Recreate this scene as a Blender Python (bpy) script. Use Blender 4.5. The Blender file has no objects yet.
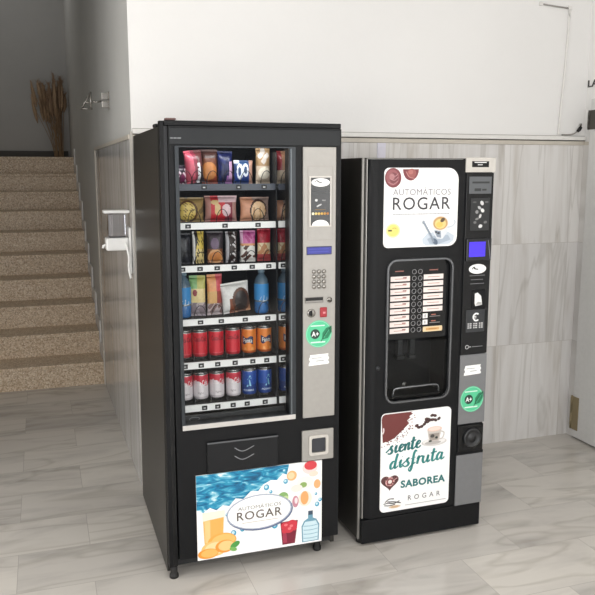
import bpy, bmesh, math, random
from mathutils import Vector, Matrix
PI = math.pi
random.seed(7)
SC = bpy.context.scene
COL = SC.collection

# ------------------------------------------------------------------ materials
def lin(c):
    c = c / 255.0
    return c / 12.92 if c <= 0.04045 else ((c + 0.055) / 1.055) ** 2.4
def rgb(h):
    h = h.lstrip('#')
    return (lin(int(h[0:2], 16)), lin(int(h[2:4], 16)), lin(int(h[4:6], 16)), 1)
_M = {}
def mat(name, col, rough=0.5, metal=0.0, emit=0.0, spec=0.5, var=0.06, vscale=40.0, coat=0.0):
    """principled material with a slight procedural tone variation"""
    key = (name, col, rough, metal, emit, spec, var, coat)
    if key in _M: return _M[key]
    m = bpy.data.materials.new(name); m.use_nodes = True
    nt = m.node_tree; N = nt.nodes; L = nt.links
    b = N['Principled BSDF']
    b.inputs['Roughness'].default_value = rough
    b.inputs['Metallic'].default_value = metal
    b.inputs['Specular IOR Level'].default_value = spec
    b.inputs['Coat Weight'].default_value = coat
    c = rgb(col)
    tc = N.new('ShaderNodeTexCoord'); nz = N.new('ShaderNodeTexNoise'); nz.inputs['Scale'].default_value = vscale
    L.new(tc.outputs['Object'], nz.inputs['Vector'])
    mx = N.new('ShaderNodeMix'); mx.data_type = 'RGBA'
    mx.inputs[6].default_value = tuple(v * (1 - var) for v in c[:3]) + (1,)
    mx.inputs[7].default_value = tuple(min(1, v * (1 + var)) for v in c[:3]) + (1,)
    L.new(nz.outputs['Fac'], mx.inputs[0]); L.new(mx.outputs[2], b.inputs['Base Color'])
    if emit > 0:
        b.inputs['Emission Color'].default_value = c; b.inputs['Emission Strength'].default_value = emit
    _M[key] = m
    return m
def ink(col, rough=0.45): return mat('ink', col, rough, var=0.03)
def foil(col): return mat('wrapper_foil', col, 0.32, var=0.18, vscale=90)

def nodes_of(name):
    m = bpy.data.materials.new(name); m.use_nodes = True
    return m, m.node_tree.nodes, m.node_tree.links, m.node_tree.nodes['Principled BSDF']
def ramp(N, pts):
    r = N.new('ShaderNodeValToRGB'); e = r.color_ramp.elements
    while len(e) < len(pts): e.new(0.5)
    for el, (p, c) in zip(e, pts): el.position = p; el.color = rgb(c) if isinstance(c, str) else c
    return r
def math_node(N, L, op, a, b=None):
    n = N.new('ShaderNodeMath'); n.operation = op
    for i, v in enumerate((a, b)):
        if v is None: continue
        if isinstance(v, (int, float)): n.inputs[i].default_value = v
        else: L.new(v, n.inputs[i])
    return n.outputs[0]

def marble(name, shift, swap, bw, rh, offset, light, mid, dark, rough, grain, mortar='#8f8b85', bump=0.0):
    """tiled grey marble: brick layout gives every tile its own tone and its own veins"""
    m, N, L, b = nodes_of(name)
    geo = N.new('ShaderNodeNewGeometry'); sep = N.new('ShaderNodeSeparateXYZ'); L.new(geo.outputs['Position'], sep.inputs[0])
    comb = N.new('ShaderNodeCombineXYZ')
    ax = {'x': 0, 'y': 1, 'z': 2}
    L.new(math_node(N, L, 'ADD', sep.outputs[ax[swap[0]]], shift[0]), comb.inputs[0])
    L.new(math_node(N, L, 'ADD', sep.outputs[ax[swap[1]]], shift[1]), comb.inputs[1])
    br = N.new('ShaderNodeTexBrick'); L.new(comb.outputs[0], br.inputs['Vector'])
    br.offset = offset; br.offset_frequency = 2; br.squash = 1
    br.inputs['Color1'].default_value = (0, 0, 0, 1); br.inputs['Color2'].default_value = (1, 1, 1, 1)
    br.inputs['Mortar'].default_value = (.5, .5, .5, 1)
    br.inputs['Scale'].default_value = 1; br.inputs['Mortar Size'].default_value = 0.0012
    br.inputs['Mortar Smooth'].default_value = 0.3; br.inputs['Bias'].default_value = 0
    br.inputs['Brick Width'].default_value = bw; br.inputs['Row Height'].default_value = rh
    tid = N.new('ShaderNodeRGBToBW'); L.new(br.outputs['Color'], tid.inputs[0])
    # veins: stretched noise, other slice for each tile
    mp = N.new('ShaderNodeMapping'); L.new(comb.outputs[0], mp.inputs[0])
    mp.inputs['Scale'].default_value = (grain[0], grain[1], 1); mp.inputs['Rotation'].default_value = (0, 0, grain[2])
    n1 = N.new('ShaderNodeTexNoise'); n1.noise_dimensions = '4D'; L.new(mp.outputs[0], n1.inputs['Vector'])
    L.new(math_node(N, L, 'MULTIPLY', tid.outputs[0], 37.0), n1.inputs['W'])
    n1.inputs['Scale'].default_value = 1.0; n1.inputs['Detail'].default_value = 5; n1.inputs['Roughness'].default_value = 0.55
    n1.inputs['Distortion'].default_value = 0.9
    r1 = ramp(N, [(0.30, dark), (0.43, mid), (0.54, light), (0.75, light)]); L.new(n1.outputs['Fac'], r1.inputs[0])
    n2 = N.new('ShaderNodeTexNoise'); n2.noise_dimensions = '4D'; L.new(mp.outputs[0], n2.inputs['Vector'])
    L.new(math_node(N, L, 'MULTIPLY', tid.outputs[0], 91.0), n2.inputs['W'])
    n2.inputs['Scale'].default_value = 0.55; n2.inputs['Detail'].default_value = 3; n2.inputs['Distortion'].default_value = 1.6
    r2 = ramp(N, [(0.465, (1, 1, 1, 1)), (0.497, (.80, .79, .77, 1)), (0.53, (1, 1, 1, 1))]); L.new(n2.outputs['Fac'], r2.inputs[0])
    mul = N.new('ShaderNodeMix'); mul.data_type = 'RGBA'; mul.blend_type = 'MULTIPLY'; mul.inputs[0].default_value = 0.8
    L.new(r1.outputs[0], mul.inputs[6]); L.new(r2.outputs[0], mul.inputs[7])
    tone = ramp(N, [(0, (.84, .84, .85, 1)), (1, (1.0, 1.0, 1.0, 1))]); L.new(tid.outputs[0], tone.inputs[0])
    mu2 = N.new('ShaderNodeMix'); mu2.data_type = 'RGBA'; mu2.blend_type = 'MULTIPLY'; mu2.inputs[0].default_value = 1
    L.new(mul.outputs[2], mu2.inputs[6]); L.new(tone.outputs[0], mu2.inputs[7])
    mo = N.new('ShaderNodeMix'); mo.data_type = 'RGBA'; mo.inputs[7].default_value = rgb(mortar)
    L.new(br.outputs['Fac'], mo.inputs[0]); L.new(mu2.outputs[2], mo.inputs[6])
    L.new(mo.outputs[2], b.inputs['Base Color'])
    b.inputs['Roughness'].default_value = rough
    return m

def plaster(name, col, col2):
    m, N, L, b = nodes_of(name)
    geo = N.new('ShaderNodeNewGeometry')
    n = N.new('ShaderNodeTexNoise'); n.inputs['Scale'].default_value = 1.3; n.inputs['Detail'].default_value = 4
    L.new(geo.outputs['Position'], n.inputs['Vector'])
    r = ramp(N, [(0.3, col2), (0.7, col)]); L.new(n.outputs['Fac'], r.inputs[0]); L.new(r.outputs[0], b.inputs['Base Color'])
    n2 = N.new('ShaderNodeTexNoise'); n2.inputs['Scale'].default_value = 60; L.new(geo.outputs['Position'], n2.inputs['Vector'])
    bp = N.new('ShaderNodeBump'); bp.inputs['Strength'].default_value = 0.06; bp.inputs['Distance'].default_value = 0.01
    L.new(n2.outputs['Fac'], bp.inputs['Height']); L.new(bp.outputs[0], b.inputs['Normal'])
    b.inputs['Roughness'].default_value = 0.75
    return m

def terrazzo():
    m, N, L, b = nodes_of('terrazzo_stone')
    geo = N.new('ShaderNodeNewGeometry')
    v = N.new('ShaderNodeTexVoronoi'); v.inputs['Scale'].default_value = 110; L.new(geo.outputs['Position'], v.inputs['Vector'])
    bw = N.new('ShaderNodeRGBToBW'); L.new(v.outputs['Color'], bw.inputs[0])
    r = ramp(N, [(0.0, '#a58b70'), (0.35, '#cfb698'), (0.6, '#e0cbb0'), (0.9, '#f2e4cf')]); L.new(bw.outputs[0], r.inputs[0])
    n = N.new('ShaderNodeTexNoise'); n.inputs['Scale'].default_value = 160; L.new(geo.outputs['Position'], n.inputs['Vector'])
    r2 = ramp(N, [(0.38, (.66, .62, .58, 1)), (0.5, (1, 1, 1, 1))]); L.new(n.outputs['Fac'], r2.inputs[0])
    mx = N.new('ShaderNodeMix'); mx.data_type = 'RGBA'; mx.blend_type = 'MULTIPLY'; mx.inputs[0].default_value = .7
    L.new(r.outputs[0], mx.inputs[6]); L.new(r2.outputs[0], mx.inputs[7]); L.new(mx.outputs[2], b.inputs['Base Color'])
    b.inputs['Roughness'].default_value = 0.45
    return m

def glass_mat(name, tint=(1, 1, 1, 1), refl=1.0):
    m = bpy.data.materials.new(name); m.use_nodes = True
    N = m.node_tree.nodes; L = m.node_tree.links; N.clear()
    out = N.new('ShaderNodeOutputMaterial'); mix = N.new('ShaderNodeMixShader')
    tr = N.new('ShaderNodeBsdfTransparent'); tr.inputs[0].default_value = tint
    gl = N.new('ShaderNodeBsdfGlossy'); gl.inputs['Roughness'].default_value = 0.03
    fr = N.new('ShaderNodeFresnel'); fr.inputs['IOR'].default_value = 1.45
    L.new(math_node(N, L, 'MULTIPLY', fr.outputs[0], refl), mix.inputs[0]); L.new(tr.outputs[0], mix.inputs[1]); L.new(gl.outputs[0], mix.inputs[2])
    L.new(mix.outputs[0], out.inputs[0])
    return m

def water_print():
    m, N, L, b = nodes_of('printed_water_splash')
    tc = N.new('ShaderNodeTexCoord'); mp = N.new('ShaderNodeMapping'); L.new(tc.outputs['Object'], mp.inputs[0])
    mp.inputs['Rotation'].default_value = (0, 0.6, 0); mp.inputs['Scale'].default_value = (13, 1, 42)
    n = N.new('ShaderNodeTexNoise'); n.inputs['Scale'].default_value = 1.0; n.inputs['Detail'].default_value = 5; n.inputs['Distortion'].default_value = 1.4
    L.new(mp.outputs[0], n.inputs['Vector'])
    r = ramp(N, [(0.28, '#0b4a6e'), (0.42, '#14719c'), (0.52, '#2a96ba'), (0.61, '#7fc4d8'), (0.70, '#e4f3f6')])
    L.new(n.outputs['Fac'], r.inputs[0]); L.new(r.outputs[0], b.inputs['Base Color']); b.inputs['Roughness'].default_value = .35
    return m

M_FLOOR = marble('floor_marble', (0.0, 0.225), 'xy', 0.6, 0.325, 0.5, '#d9d4cc', '#cdc8c1', '#b2ada6', 0.22, (1.2, 5.0, 0.16), mortar='#aaa59f')
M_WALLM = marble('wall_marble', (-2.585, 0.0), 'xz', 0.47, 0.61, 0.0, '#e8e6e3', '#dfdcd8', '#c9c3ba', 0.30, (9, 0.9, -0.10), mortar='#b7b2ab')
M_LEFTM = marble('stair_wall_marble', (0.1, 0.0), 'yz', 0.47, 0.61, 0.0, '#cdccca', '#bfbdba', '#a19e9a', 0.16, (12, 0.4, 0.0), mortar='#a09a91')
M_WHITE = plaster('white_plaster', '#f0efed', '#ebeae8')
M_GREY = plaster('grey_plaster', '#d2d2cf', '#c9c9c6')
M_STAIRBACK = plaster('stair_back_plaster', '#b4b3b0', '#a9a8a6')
M_TERR = terrazzo()
M_TRIMW = mat('white_trim', '#e8e6e2', 0.4)
M_TRIMB = mat('beige_stone_band', '#c9c2b6', 0.35, var=0.12, vscale=15)
M_DOORW = mat('white_door_paint', '#d6d6d4', 0.4)
M_BRASS = mat('aged_brass', '#948769', 0.4, 0.6)
M_DARKMETAL = mat('dark_metal', '#55524d', 0.35, 0.8)
M_BLACK = mat('black_coated_steel', '#101113', 0.42, 0.0, spec=0.22)
M_BLACKG = mat('gloss_black_plastic', '#0f1012', 0.2, spec=0.35)
M_SIDE = mat('charcoal_side_steel', '#34322f', 0.36, 0.2, spec=.4)
M_HEADER = mat('dark_grey_header', '#26282a', 0.42, spec=.25)
M_INNER = mat('dark_cavity', '#17191b', 0.6)
M_SILVER = mat('brushed_silver_panel', '#a5a29d', 0.42, 0.25, vscale=60)
M_SILVER2 = mat('bright_aluminium', '#cfcdc9', 0.28, 0.6)
M_FRAME = mat('window_profile', '#2b3034', 0.35, 0.3)
M_GREYP = mat('grey_panel', '#7d7e80', 0.4, 0.3)
M_LIGHTP = mat('pale_silver_panel', '#cbc7c0', 0.4, 0.2)
M_RUBBER = mat('black_rubber', '#121212', 0.6)
M_CHROME = mat('chrome', '#96938e', 0.2, 0.9)
M_WHITEP = mat('white_plastic', '#f2f2f0', 0.35)
M_PAPER = mat('white_print', '#fbfbfa', 0.35, var=0.01)
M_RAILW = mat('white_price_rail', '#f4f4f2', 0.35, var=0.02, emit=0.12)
M_RAILD = mat('dark_price_rail', '#4b4f5a', 0.35)
M_GLASS = glass_mat('window_glass', (0.93, 0.95, 0.95, 1), 0.75)
M_WATER = water_print()
M_CANMETAL = mat('can_aluminium', '#c9c9c9', 0.25, 0.9)
M_COIL = mat('coil_wire', '#1c1d20', 0.35, 0.5)

# ------------------------------------------------------------------ mesh builder
class MB:
    def __init__(s): s.bm = bmesh.new(); s.mats = []
    def mi(s, m):
        if m not in s.mats: s.mats.append(m)
        return s.mats.index(m)
    def face(s, pts, m):
        vs = [s.bm.verts.new(p) for p in pts]
        try: f = s.bm.faces.new(vs)
        except ValueError: return
        f.material_index = s.mi(m); return f
    def box(s, x0, y0, z0, x1, y1, z1, m, bev=0.0, seg=2):
        tmp = bmesh.new()
        bmesh.ops.create_cube(tmp, size=1, matrix=Matrix.Translation(((x0 + x1) / 2, (y0 + y1) / 2, (z0 + z1) / 2)) @ Matrix.Diagonal((abs(x1 - x0), abs(y1 - y0), abs(z1 - z0), 1)))
        if bev > 0: bmesh.ops.bevel(tmp, geom=tmp.edges[:], offset=bev, segments=seg, affect='EDGES', profile=0.5)
        s.merge(tmp, m)
    def merge(s, tmp, m=None, M=None):
        if M is not None: tmp.transform(M)
        mp = {}
        for v in tmp.verts: mp[v] = s.bm.verts.new(v.co)
        k = s.mi(m) if m else 0
        for f in tmp.faces:
            try: nf = s.bm.faces.new([mp[v] for v in f.verts]); nf.material_index = k; nf.smooth = f.smooth
            except ValueError: pass
        tmp.free()
    def prism(s, pts, axis, a, b, m):
        """polygon pts (2D) extruded along axis from a to b"""
        def P(p, t):
            return {'y': (p[0], t, p[1]), 'x': (t, p[0], p[1]), 'z': (p[0], p[1], t)}[axis]
        A = [s.bm.verts.new(P(p, a)) for p in pts]; B = [s.bm.verts.new(P(p, b)) for p in pts]
        k = s.mi(m); n = len(pts); F = [s.bm.faces.new(A), s.bm.faces.new(B[::-1])]
        for i in range(n): F.append(s.bm.faces.new([A[i], B[i], B[(i + 1) % n], A[(i + 1) % n]]))
        for f in F: f.material_index = k
    def holeplate(s, outer, inner, y0, y1, m):
        n = len(outer); k = s.mi(m)
        O0 = [s.bm.verts.new((p[0], y0, p[1])) for p in outer]; I0 = [s.bm.verts.new((p[0], y0, p[1])) for p in inner]
        O1 = [s.bm.verts.new((p[0], y1, p[1])) for p in outer]; I1 = [s.bm.verts.new((p[0], y1, p[1])) for p in inner]
        for i in range(n):
            j = (i + 1) % n
            for q in ([O0[i], O0[j], I0[j], I0[i]], [O1[i], I1[i], I1[j], O1[j]], [O0[i], O1[i], O1[j], O0[j]], [I0[i], I0[j], I1[j], I1[i]]):
                try: s.bm.faces.new(q).material_index = k
                except ValueError: pass
    def tube(s, path, r, m, n=8, closed=False, smooth=True):
        path = [Vector(p) for p in path]; k = s.mi(m); rings = []; N = len(path)
        up = Vector((0, 0, 1))
        for i, p in enumerate(path):
            a = path[(i - 1) % N] if (closed or i > 0) else p; b = path[(i + 1) % N] if (closed or i < N - 1) else p
            t = (b - a).normalized(); u = t.cross(up)
            if u.length < 1e-3: u = t.cross(Vector((1, 0, 0)))
            u.normalize(); w = u.cross(t).normalized()
            rr = r[i] if isinstance(r, (list, tuple)) else r
            rings.append([s.bm.verts.new(p + (u * math.cos(2 * PI * j / n) + w * math.sin(2 * PI * j / n)) * rr) for j in range(n)])
        for i in range(N if closed else N - 1):
            A, B = rings[i], rings[(i + 1) % N]
            for j in range(n):
                f = s.bm.faces.new([A[j], A[(j + 1) % n], B[(j + 1) % n], B[j]]); f.material_index = k; f.smooth = smooth
        if not closed:
            for R_ in (rings[0][::-1], rings[-1]): s.bm.faces.new(R_).material_index = k
    def lathe(s, prof, m, cx=0, cy=0, n=24, axis='z', pick=None, cap=True):
        """prof: list of (r, h)"""
        def P(r, h, a):
            c, d = r * math.cos(a), r * math.sin(a)
            return {'z': (cx + c, cy + d, h), 'y': (cx + c, h, cy + d)}[axis]
        rings = [[s.bm.verts.new(P(r, h, 2 * PI * j / n)) for j in range(n)] for r, h in prof]
        for i in range(len(rings) - 1):
            for j in range(n):
                f = s.bm.faces.new([rings[i][j], rings[i][(j + 1) % n], rings[i + 1][(j + 1) % n], rings[i + 1][j]])
                mm = pick(2 * PI * (j + .5) / n, (prof[i][1] + prof[i + 1][1]) / 2) if pick else m
                f.material_index = s.mi(mm); f.smooth = True
        if cap:
            for R_, (r, h) in ((rings[0][::-1], prof[0]), (rings[-1], prof[-1])):
                if r > 1e-4: s.bm.faces.new(R_).material_index = s.mi(m if not pick else pick(0, h))
    # ---- flat artwork on a plane facing -Y
    def poly(s, pts, y, m): s.face([(p[0], y, p[1]) for p in pts], m)
    def ell(s, cx, cz, rx, rz, y, m, n=28, a0=0.0, a1=2 * PI, rot=0.0):
        full = abs(a1 - a0 - 2 * PI) < 1e-6
        P = []
        for i in range(n if full else n + 1):
            a = a0 + (a1 - a0) * i / n; x, z = rx * math.cos(a), rz * math.sin(a)
            P.append((cx + x * math.cos(rot) - z * math.sin(rot), cz + x * math.sin(rot) + z * math.cos(rot)))
        s.poly(P, y, m)
    def ring(s, cx, cz, rx, rz, wd, y, m, n=32):
        for i in range(n):
            a, b = 2 * PI * i / n, 2 * PI * (i + 1) / n
            s.poly([(cx + rx * math.cos(a), cz + rz * math.sin(a)), (cx + rx * math.cos(b), cz + rz * math.sin(b)),
                    (cx + (rx - wd) * math.cos(b), cz + (rz - wd) * math.sin(b)), (cx + (rx - wd) * math.cos(a), cz + (rz - wd) * math.sin(a))], y, m)
    def rect(s, x0, z0, x1, z1, y, m): s.poly([(x0, z0), (x1, z0), (x1, z1), (x0, z1)], y, m)
    def stroke(s, pts, w, y, m, w2=None):
        """brush stroke; thicker when it runs downwards (w) than sideways/up (w2)"""
        w2 = w if w2 is None else w2
        P = catmull(pts, 6); Lf = []; Rt = []
        for i, p in enumerate(P):
            a = P[max(0, i - 1)]; b = P[min(len(P) - 1, i + 1)]
            d = Vector((b[0] - a[0], b[1] - a[1])); d = d.normalized() if d.length > 0 else Vector((1, 0))
            t = max(0.0, -d.y); ww = (w2 + (w - w2) * t) / 2
            if i in (0, len(P) - 1): ww *= 0.5
            Lf.append((p[0] - d.y * ww, p[1] + d.x * ww)); Rt.append((p[0] + d.y * ww, p[1] - d.x * ww))
        for i in range(len(P) - 1): s.poly([Lf[i], Rt[i], Rt[i + 1], Lf[i + 1]], y, m)
    def text(s, txt, x, z, w, h, y, m, weight=0.0, spacing=1.0, fn=None):
        """txt fitted to the box (x, z) .. (x+w, z+h); fn maps (u, v) to a point"""
        for poly in text_polys(txt, weight, spacing):
            pts = [(x + p[0] * w, z + p[1] * h) for p in poly]
            if fn: s.face([fn(*p) for p in pts], m)
            else: s.poly(pts, y, m)
    def build(s, name, parent=None, smooth=False, loc=None, fix=True):
        me = bpy.data.meshes.new(name)
        if fix: bmesh.ops.recalc_face_normals(s.bm, faces=s.bm.faces[:])
        s.bm.to_mesh(me); s.bm.free()
        for m in s.mats: me.materials.append(m)
        if smooth:
            for p in me.polygons: p.use_smooth = True
        o = bpy.data.objects.new(name, me); COL.objects.link(o)
        if parent is not None: o.parent = parent
        if loc is not None: o.location = loc
        return o

def catmull(pts, k):
    if len(pts) < 3: return list(pts)
    out = []; P = [pts[0]] + list(pts) + [pts[-1]]
    for i in range(1, len(P) - 2):
        for t in range(k):
            t /= k
            out.append(tuple(0.5 * (2 * P[i][d] + (P[i + 1][d] - P[i - 1][d]) * t + (2 * P[i - 1][d] - 5 * P[i][d] + 4 * P[i + 1][d] - P[i + 2][d]) * t * t
                       + (3 * P[i][d] - P[i - 1][d] - 3 * P[i + 1][d] + P[i + 2][d]) * t ** 3) for d in range(len(pts[0]))))
    out.append(pts[-1]); return out

_TX = {}
def text_polys(txt, weight, spacing):
    key = (txt, weight, spacing)
    if key in _TX: return _TX[key]
    cu = bpy.data.curves.new('lettering', 'FONT'); cu.body = txt; cu.size = 1; cu.resolution_u = 3
    cu.offset = weight; cu.space_character = spacing; cu.fill_mode = 'FRONT'
    o = bpy.data.objects.new('lettering', cu); COL.objects.link(o)
    dg = bpy.context.evaluated_depsgraph_get(); dg.update()
    me = bpy.data.meshes.new_from_object(o.evaluated_get(dg))
    V = [(v.co.x, v.co.y) for v in me.vertices]
    xs = [v[0] for v in V]; ys = [v[1] for v in V]
    x0, x1, y0, y1 = min(xs), max(xs), min(ys), max(ys)
    res = [[((V[i][0] - x0) / (x1 - x0), (V[i][1] - y0) / (y1 - y0)) for i in p.vertices] for p in me.polygons]
    bpy.data.objects.remove(o); bpy.data.curves.remove(cu); bpy.data.meshes.remove(me)
    _TX[key] = res
    return res

def rrect(x0, z0, x1, z1, r, n=6):
    """rounded rectangle, counter-clockwise; r one radius or four (bl, br, tr, tl)"""
    R_ = (r,) * 4 if isinstance(r, (int, float)) else r
    P = []
    for (cx, cz, a), q in zip(((x0, z0, PI), (x1, z0, 1.5 * PI), (x1, z1, 0), (x0, z1, .5 * PI)), R_):
        ox = cx + (q if cx == x0 else -q); oz = cz + (q if cz == z0 else -q)
        for i in range(n + 1):
            t = a + (PI / 2) * i / n; P.append((ox + q * math.cos(t), oz + q * math.sin(t)))
    return P

def empty(name, label, cat, loc=(0, 0, 0), rz=0.0, group=None, kind=None):
    o = bpy.data.objects.new(name, None); COL.objects.link(o); o.location = loc; o.rotation_euler = (0, 0, rz)
    o.empty_display_size = 0.1
    return tag(o, label, cat, group, kind)
def tag(o, label=None, cat=None, group=None, kind=None):
    if label: o['label'] = label
    if cat: o['category'] = cat
    if group: o['group'] = group
    if kind: o['kind'] = kind
    return o
def struct(mb, name, label=None):
    return tag(mb.build(name), label, None, None, 'structure')

# ------------------------------------------------------------------ the setting
YW = 0.963          # white wall behind the machines
XR = 2.669          # right wall with the door
def xl(y): return 0.008 - 0.0105 * (y - YW)      # stairwell wall runs back slightly askew
ZC = 1.818
YB = 7.0
m = MB(); m.box(-4.5, -7, -0.1, 4.2, 3.4, 0, M_FLOOR); struct(m, 'floor')
m = MB(); m.prism([(0.008, YW), (XR + .15, YW), (XR + .15, YW + .15), (0.10, YW + .15), (0.008, YW + .06)], 'z', 0, 3.3, M_WHITE); struct(m, 'wall_front')
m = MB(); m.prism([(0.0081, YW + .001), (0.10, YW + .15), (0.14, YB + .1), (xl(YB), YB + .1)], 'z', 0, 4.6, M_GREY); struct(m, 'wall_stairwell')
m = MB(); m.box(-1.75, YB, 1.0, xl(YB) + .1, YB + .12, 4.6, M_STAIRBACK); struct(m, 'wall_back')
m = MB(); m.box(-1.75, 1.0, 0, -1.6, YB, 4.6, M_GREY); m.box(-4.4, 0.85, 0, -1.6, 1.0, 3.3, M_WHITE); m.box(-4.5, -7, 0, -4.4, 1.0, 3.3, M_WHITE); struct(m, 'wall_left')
m = MB(); m.box(XR, -7, 0, XR + .15, YW, 3.3, M_WHITE); struct(m, 'wall_right')
m = MB(); m.box(-4.5, -7, 3.2, 4.2, 1.6, 3.35, M_WHITE); m.box(-1.75, 1.6, 3.2, 0.1, 1.7, 4.6, M_WHITE); m.box(-1.75, 1.6, 4.5, 0.1, YB + .1, 4.6, M_GREY); struct(m, 'ceiling')

# marble wainscot and its mouldings
m = MB(); m.box(0.012, YW - .010, 0, XR - .0005, YW - .0005, 1.796, M_WALLM); struct(m, 'trim_1')
m = MB(); m.box(0.012, YW - .014, 1.797, XR - .001, YW - .0005, 1.820, M_TRIMB, .002); m.box(0.012, YW - .008, 1.8201, XR - .001, YW - .0005, 1.8255, M_DARKMETAL); m.box(0.012, YW - .020, 1.8256, XR - .001, YW - .0005, 1.848, M_TRIMW, .003); m.box(0.012, YW - .006, 1.8481, XR - .001, YW - .0005, 1.852, mat('shadow_line', '#a9a6a1', .6)); struct(m, 'trim_2')  # topmost grey strip paints a thin shadow line above the cap
def strip_left(y0, y1, z0, z1, t0, t1, mt, mb):
    A = [(xl(y0) - t0, y0), (xl(y1) - t0, y1), (xl(y1) - t1, y1), (xl(y0) - t1, y0)]
    mb.prism(A, 'z', z0, z1, mt)
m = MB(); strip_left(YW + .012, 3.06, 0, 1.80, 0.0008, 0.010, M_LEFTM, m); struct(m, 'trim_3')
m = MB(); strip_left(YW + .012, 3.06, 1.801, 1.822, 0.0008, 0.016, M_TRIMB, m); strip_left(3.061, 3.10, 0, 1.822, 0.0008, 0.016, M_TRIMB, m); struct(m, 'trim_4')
m = MB(); m.box(-0.0005, YW - .013, 0, 0.0115, YW + .0115, 1.836, mat('corner_strip', '#b9b5ad', .4), .002); struct(m, 'trim_5')
m = MB(); m.box(XR - .010, 0.90, 0, XR - .0005, YW - .011, 1.796, M_WALLM); m.box(XR - .014, 0.90, 1.797, XR - .0005, YW - .021, 1.817, M_TRIMB); struct(m, 'trim_6')

# staircase of ten terrazzo steps, then the landing
Y0S, TR, RI = 3.08, 0.3213, 0.1807
st = bpy.data.objects.new('staircase', None); COL.objects.link(st); st.location = (-.8, Y0S, 0)
tag(st, None, None, None, 'structure')
for k in range(10):
    m = MB(); y = k * TR; z1 = (k + 1) * RI; depth = TR + .02 if k < 9 else YB - Y0S - 9 * TR - .001
    xe = xl(Y0S + y + TR) + .8 - .0125
    m.box(-.79, y - .012, z1 - .03, xe, y + depth, z1, M_TERR, .004)
    m.box(-.79, y, z1 - RI, xe, y + .03, z1 - .0305, M_TERR)
    m.build('step', st)
# stepped white skirting along the stairs on the stairwell wall
m = MB()
for k in range(10):
    y = Y0S + k * TR; z = k * RI
    strip_left(y - .03, y + .015, z + .0, z + RI + .09, 0.0008, 0.012, M_TRIMW, m)
    if k < 9: strip_left(y + .0155, y + TR - .0305, z + RI, z + RI + .09, 0.0008, 0.012, M_TRIMW, m)
struct(m, 'baseboard_stairs')
m = MB(); m.box(-1.59, YB - .012, 10 * RI, xl(YB) - .02, YB - .001, 10 * RI + .09, mat('dark_skirting', '#3c3833', .5)); struct(m, 'baseboard_back')

# right-hand white door with brass hinges
dr = bpy.data.objects.new('door_1', None); COL.objects.link(dr); dr.location = (XR, 0.885, 0); tag(dr, None, None, None, 'structure')
m = MB(); m.box(-.030, -.92, .012, -.0006, 0, 2.06, M_DOORW, .004); m.build('door_leaf', dr)
for zc, hh, mt in ((0.165, .105, M_BRASS), (1.94, .055, M_DARKMETAL)):
    m = MB()
    m.box(-.0345, -.058, zc - hh, -.0305, -.004, zc + hh, mt, .001)
    m.box(-.022, .004, zc - hh * .85, -.0115, .032, zc + hh * .85, mt, .001)
    hg = m.build('hinge', dr)
    m = MB(); m.lathe([(.0075, zc - hh), (.0075, zc - hh * .35), (.006, zc - hh * .34), (.006, zc + hh * .34), (.0075, zc + hh * .35), (.0075, zc + hh)], mt, -.030, .0075, 12)
    m.build('knuckle', hg)

# ------------------------------------------------------------------ small things on the walls
m = MB()
m.text('LA', 0, 0, 1, 1, 0, mat('dark_sign_letter', '#3a3835', .4), 0.02, fn=lambda u, v: (XR - .004, YW - .008 - .085 * u, 2.132 + .040 * v))
m.text('LA', 0, 0, 1, 1, 0, mat('dark_sign_letter', '#3a3835', .4), 0.02, fn=lambda u, v: (XR - .0006, YW - .008 - .085 * u, 2.132 + .040 * v))
tag(m.build('wall_lettering'), 'dark letters LA on the right wall above the white door', 'lettering')

t = empty('cable_conduit', 'thin grey cable conduit bent down the white wall at upper right', 'cable', (2.48, YW, 1.8565))
m = MB(); m.tube(catmull([(.029, -.008, .70), (.028, -.008, .60), (.018, -.008, .35), (.004, -.008, .12), (0, -.008, .0)], 6), .0055, M_TRIMW); m.build('drop', t)
m = MB(); m.tube([(-.165, -.007, .722), (-.07, -.007, .716), (.03, -.007, .710)], .0045, mat('grey_cable', '#9b9893', .5)); m.build('cross_run', t)
for px, pz in ((-.165, .722), (.032, .712)):
    m = MB(); m.box(px - .012, -.012, pz - .009, px + .012, -.0008, pz + .012, M_TRIMW, .003); m.build('clip', t)
t = empty('cable_end', 'short black cable end curling up from the wall ledge by the corner', 'cable', (2.60, YW, 1.8565))
m = MB(); m.tube(catmull([(-.10, -.010, .000), (-.03, -.012, .003), (.0, -.016, .018), (.02, -.02, .036), (.026, -.02, .054), (.016, -.02, .064)], 6), .0035, mat('pale_lead', '#8d8983', .5)); m.build('lead', t)
m = MB(); m.tube([(.002, -.018, .020), (.014, -.021, .032), (.024, -.022, .046)], [.008, .012, .009], M_RUBBER); m.tube([(.022, -.022, .05), (.020, -.024, .066)], .006, M_CHROME); m.build('plug', t)
m = MB(); m.prism([(1.296, .0), (1.336, .0), (1.360, 1.7955), (1.312, 1.7955)], 'y', YW - .018, YW - .0105, mat('lilac_white_streak', '#dcdae6', .35))  # raised pale strip put in for a light streak on the marble
tag(m.build('light_streak'), 'pale strip standing in for a light streak on the marble behind the coffee machine', 'light streak')

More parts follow.
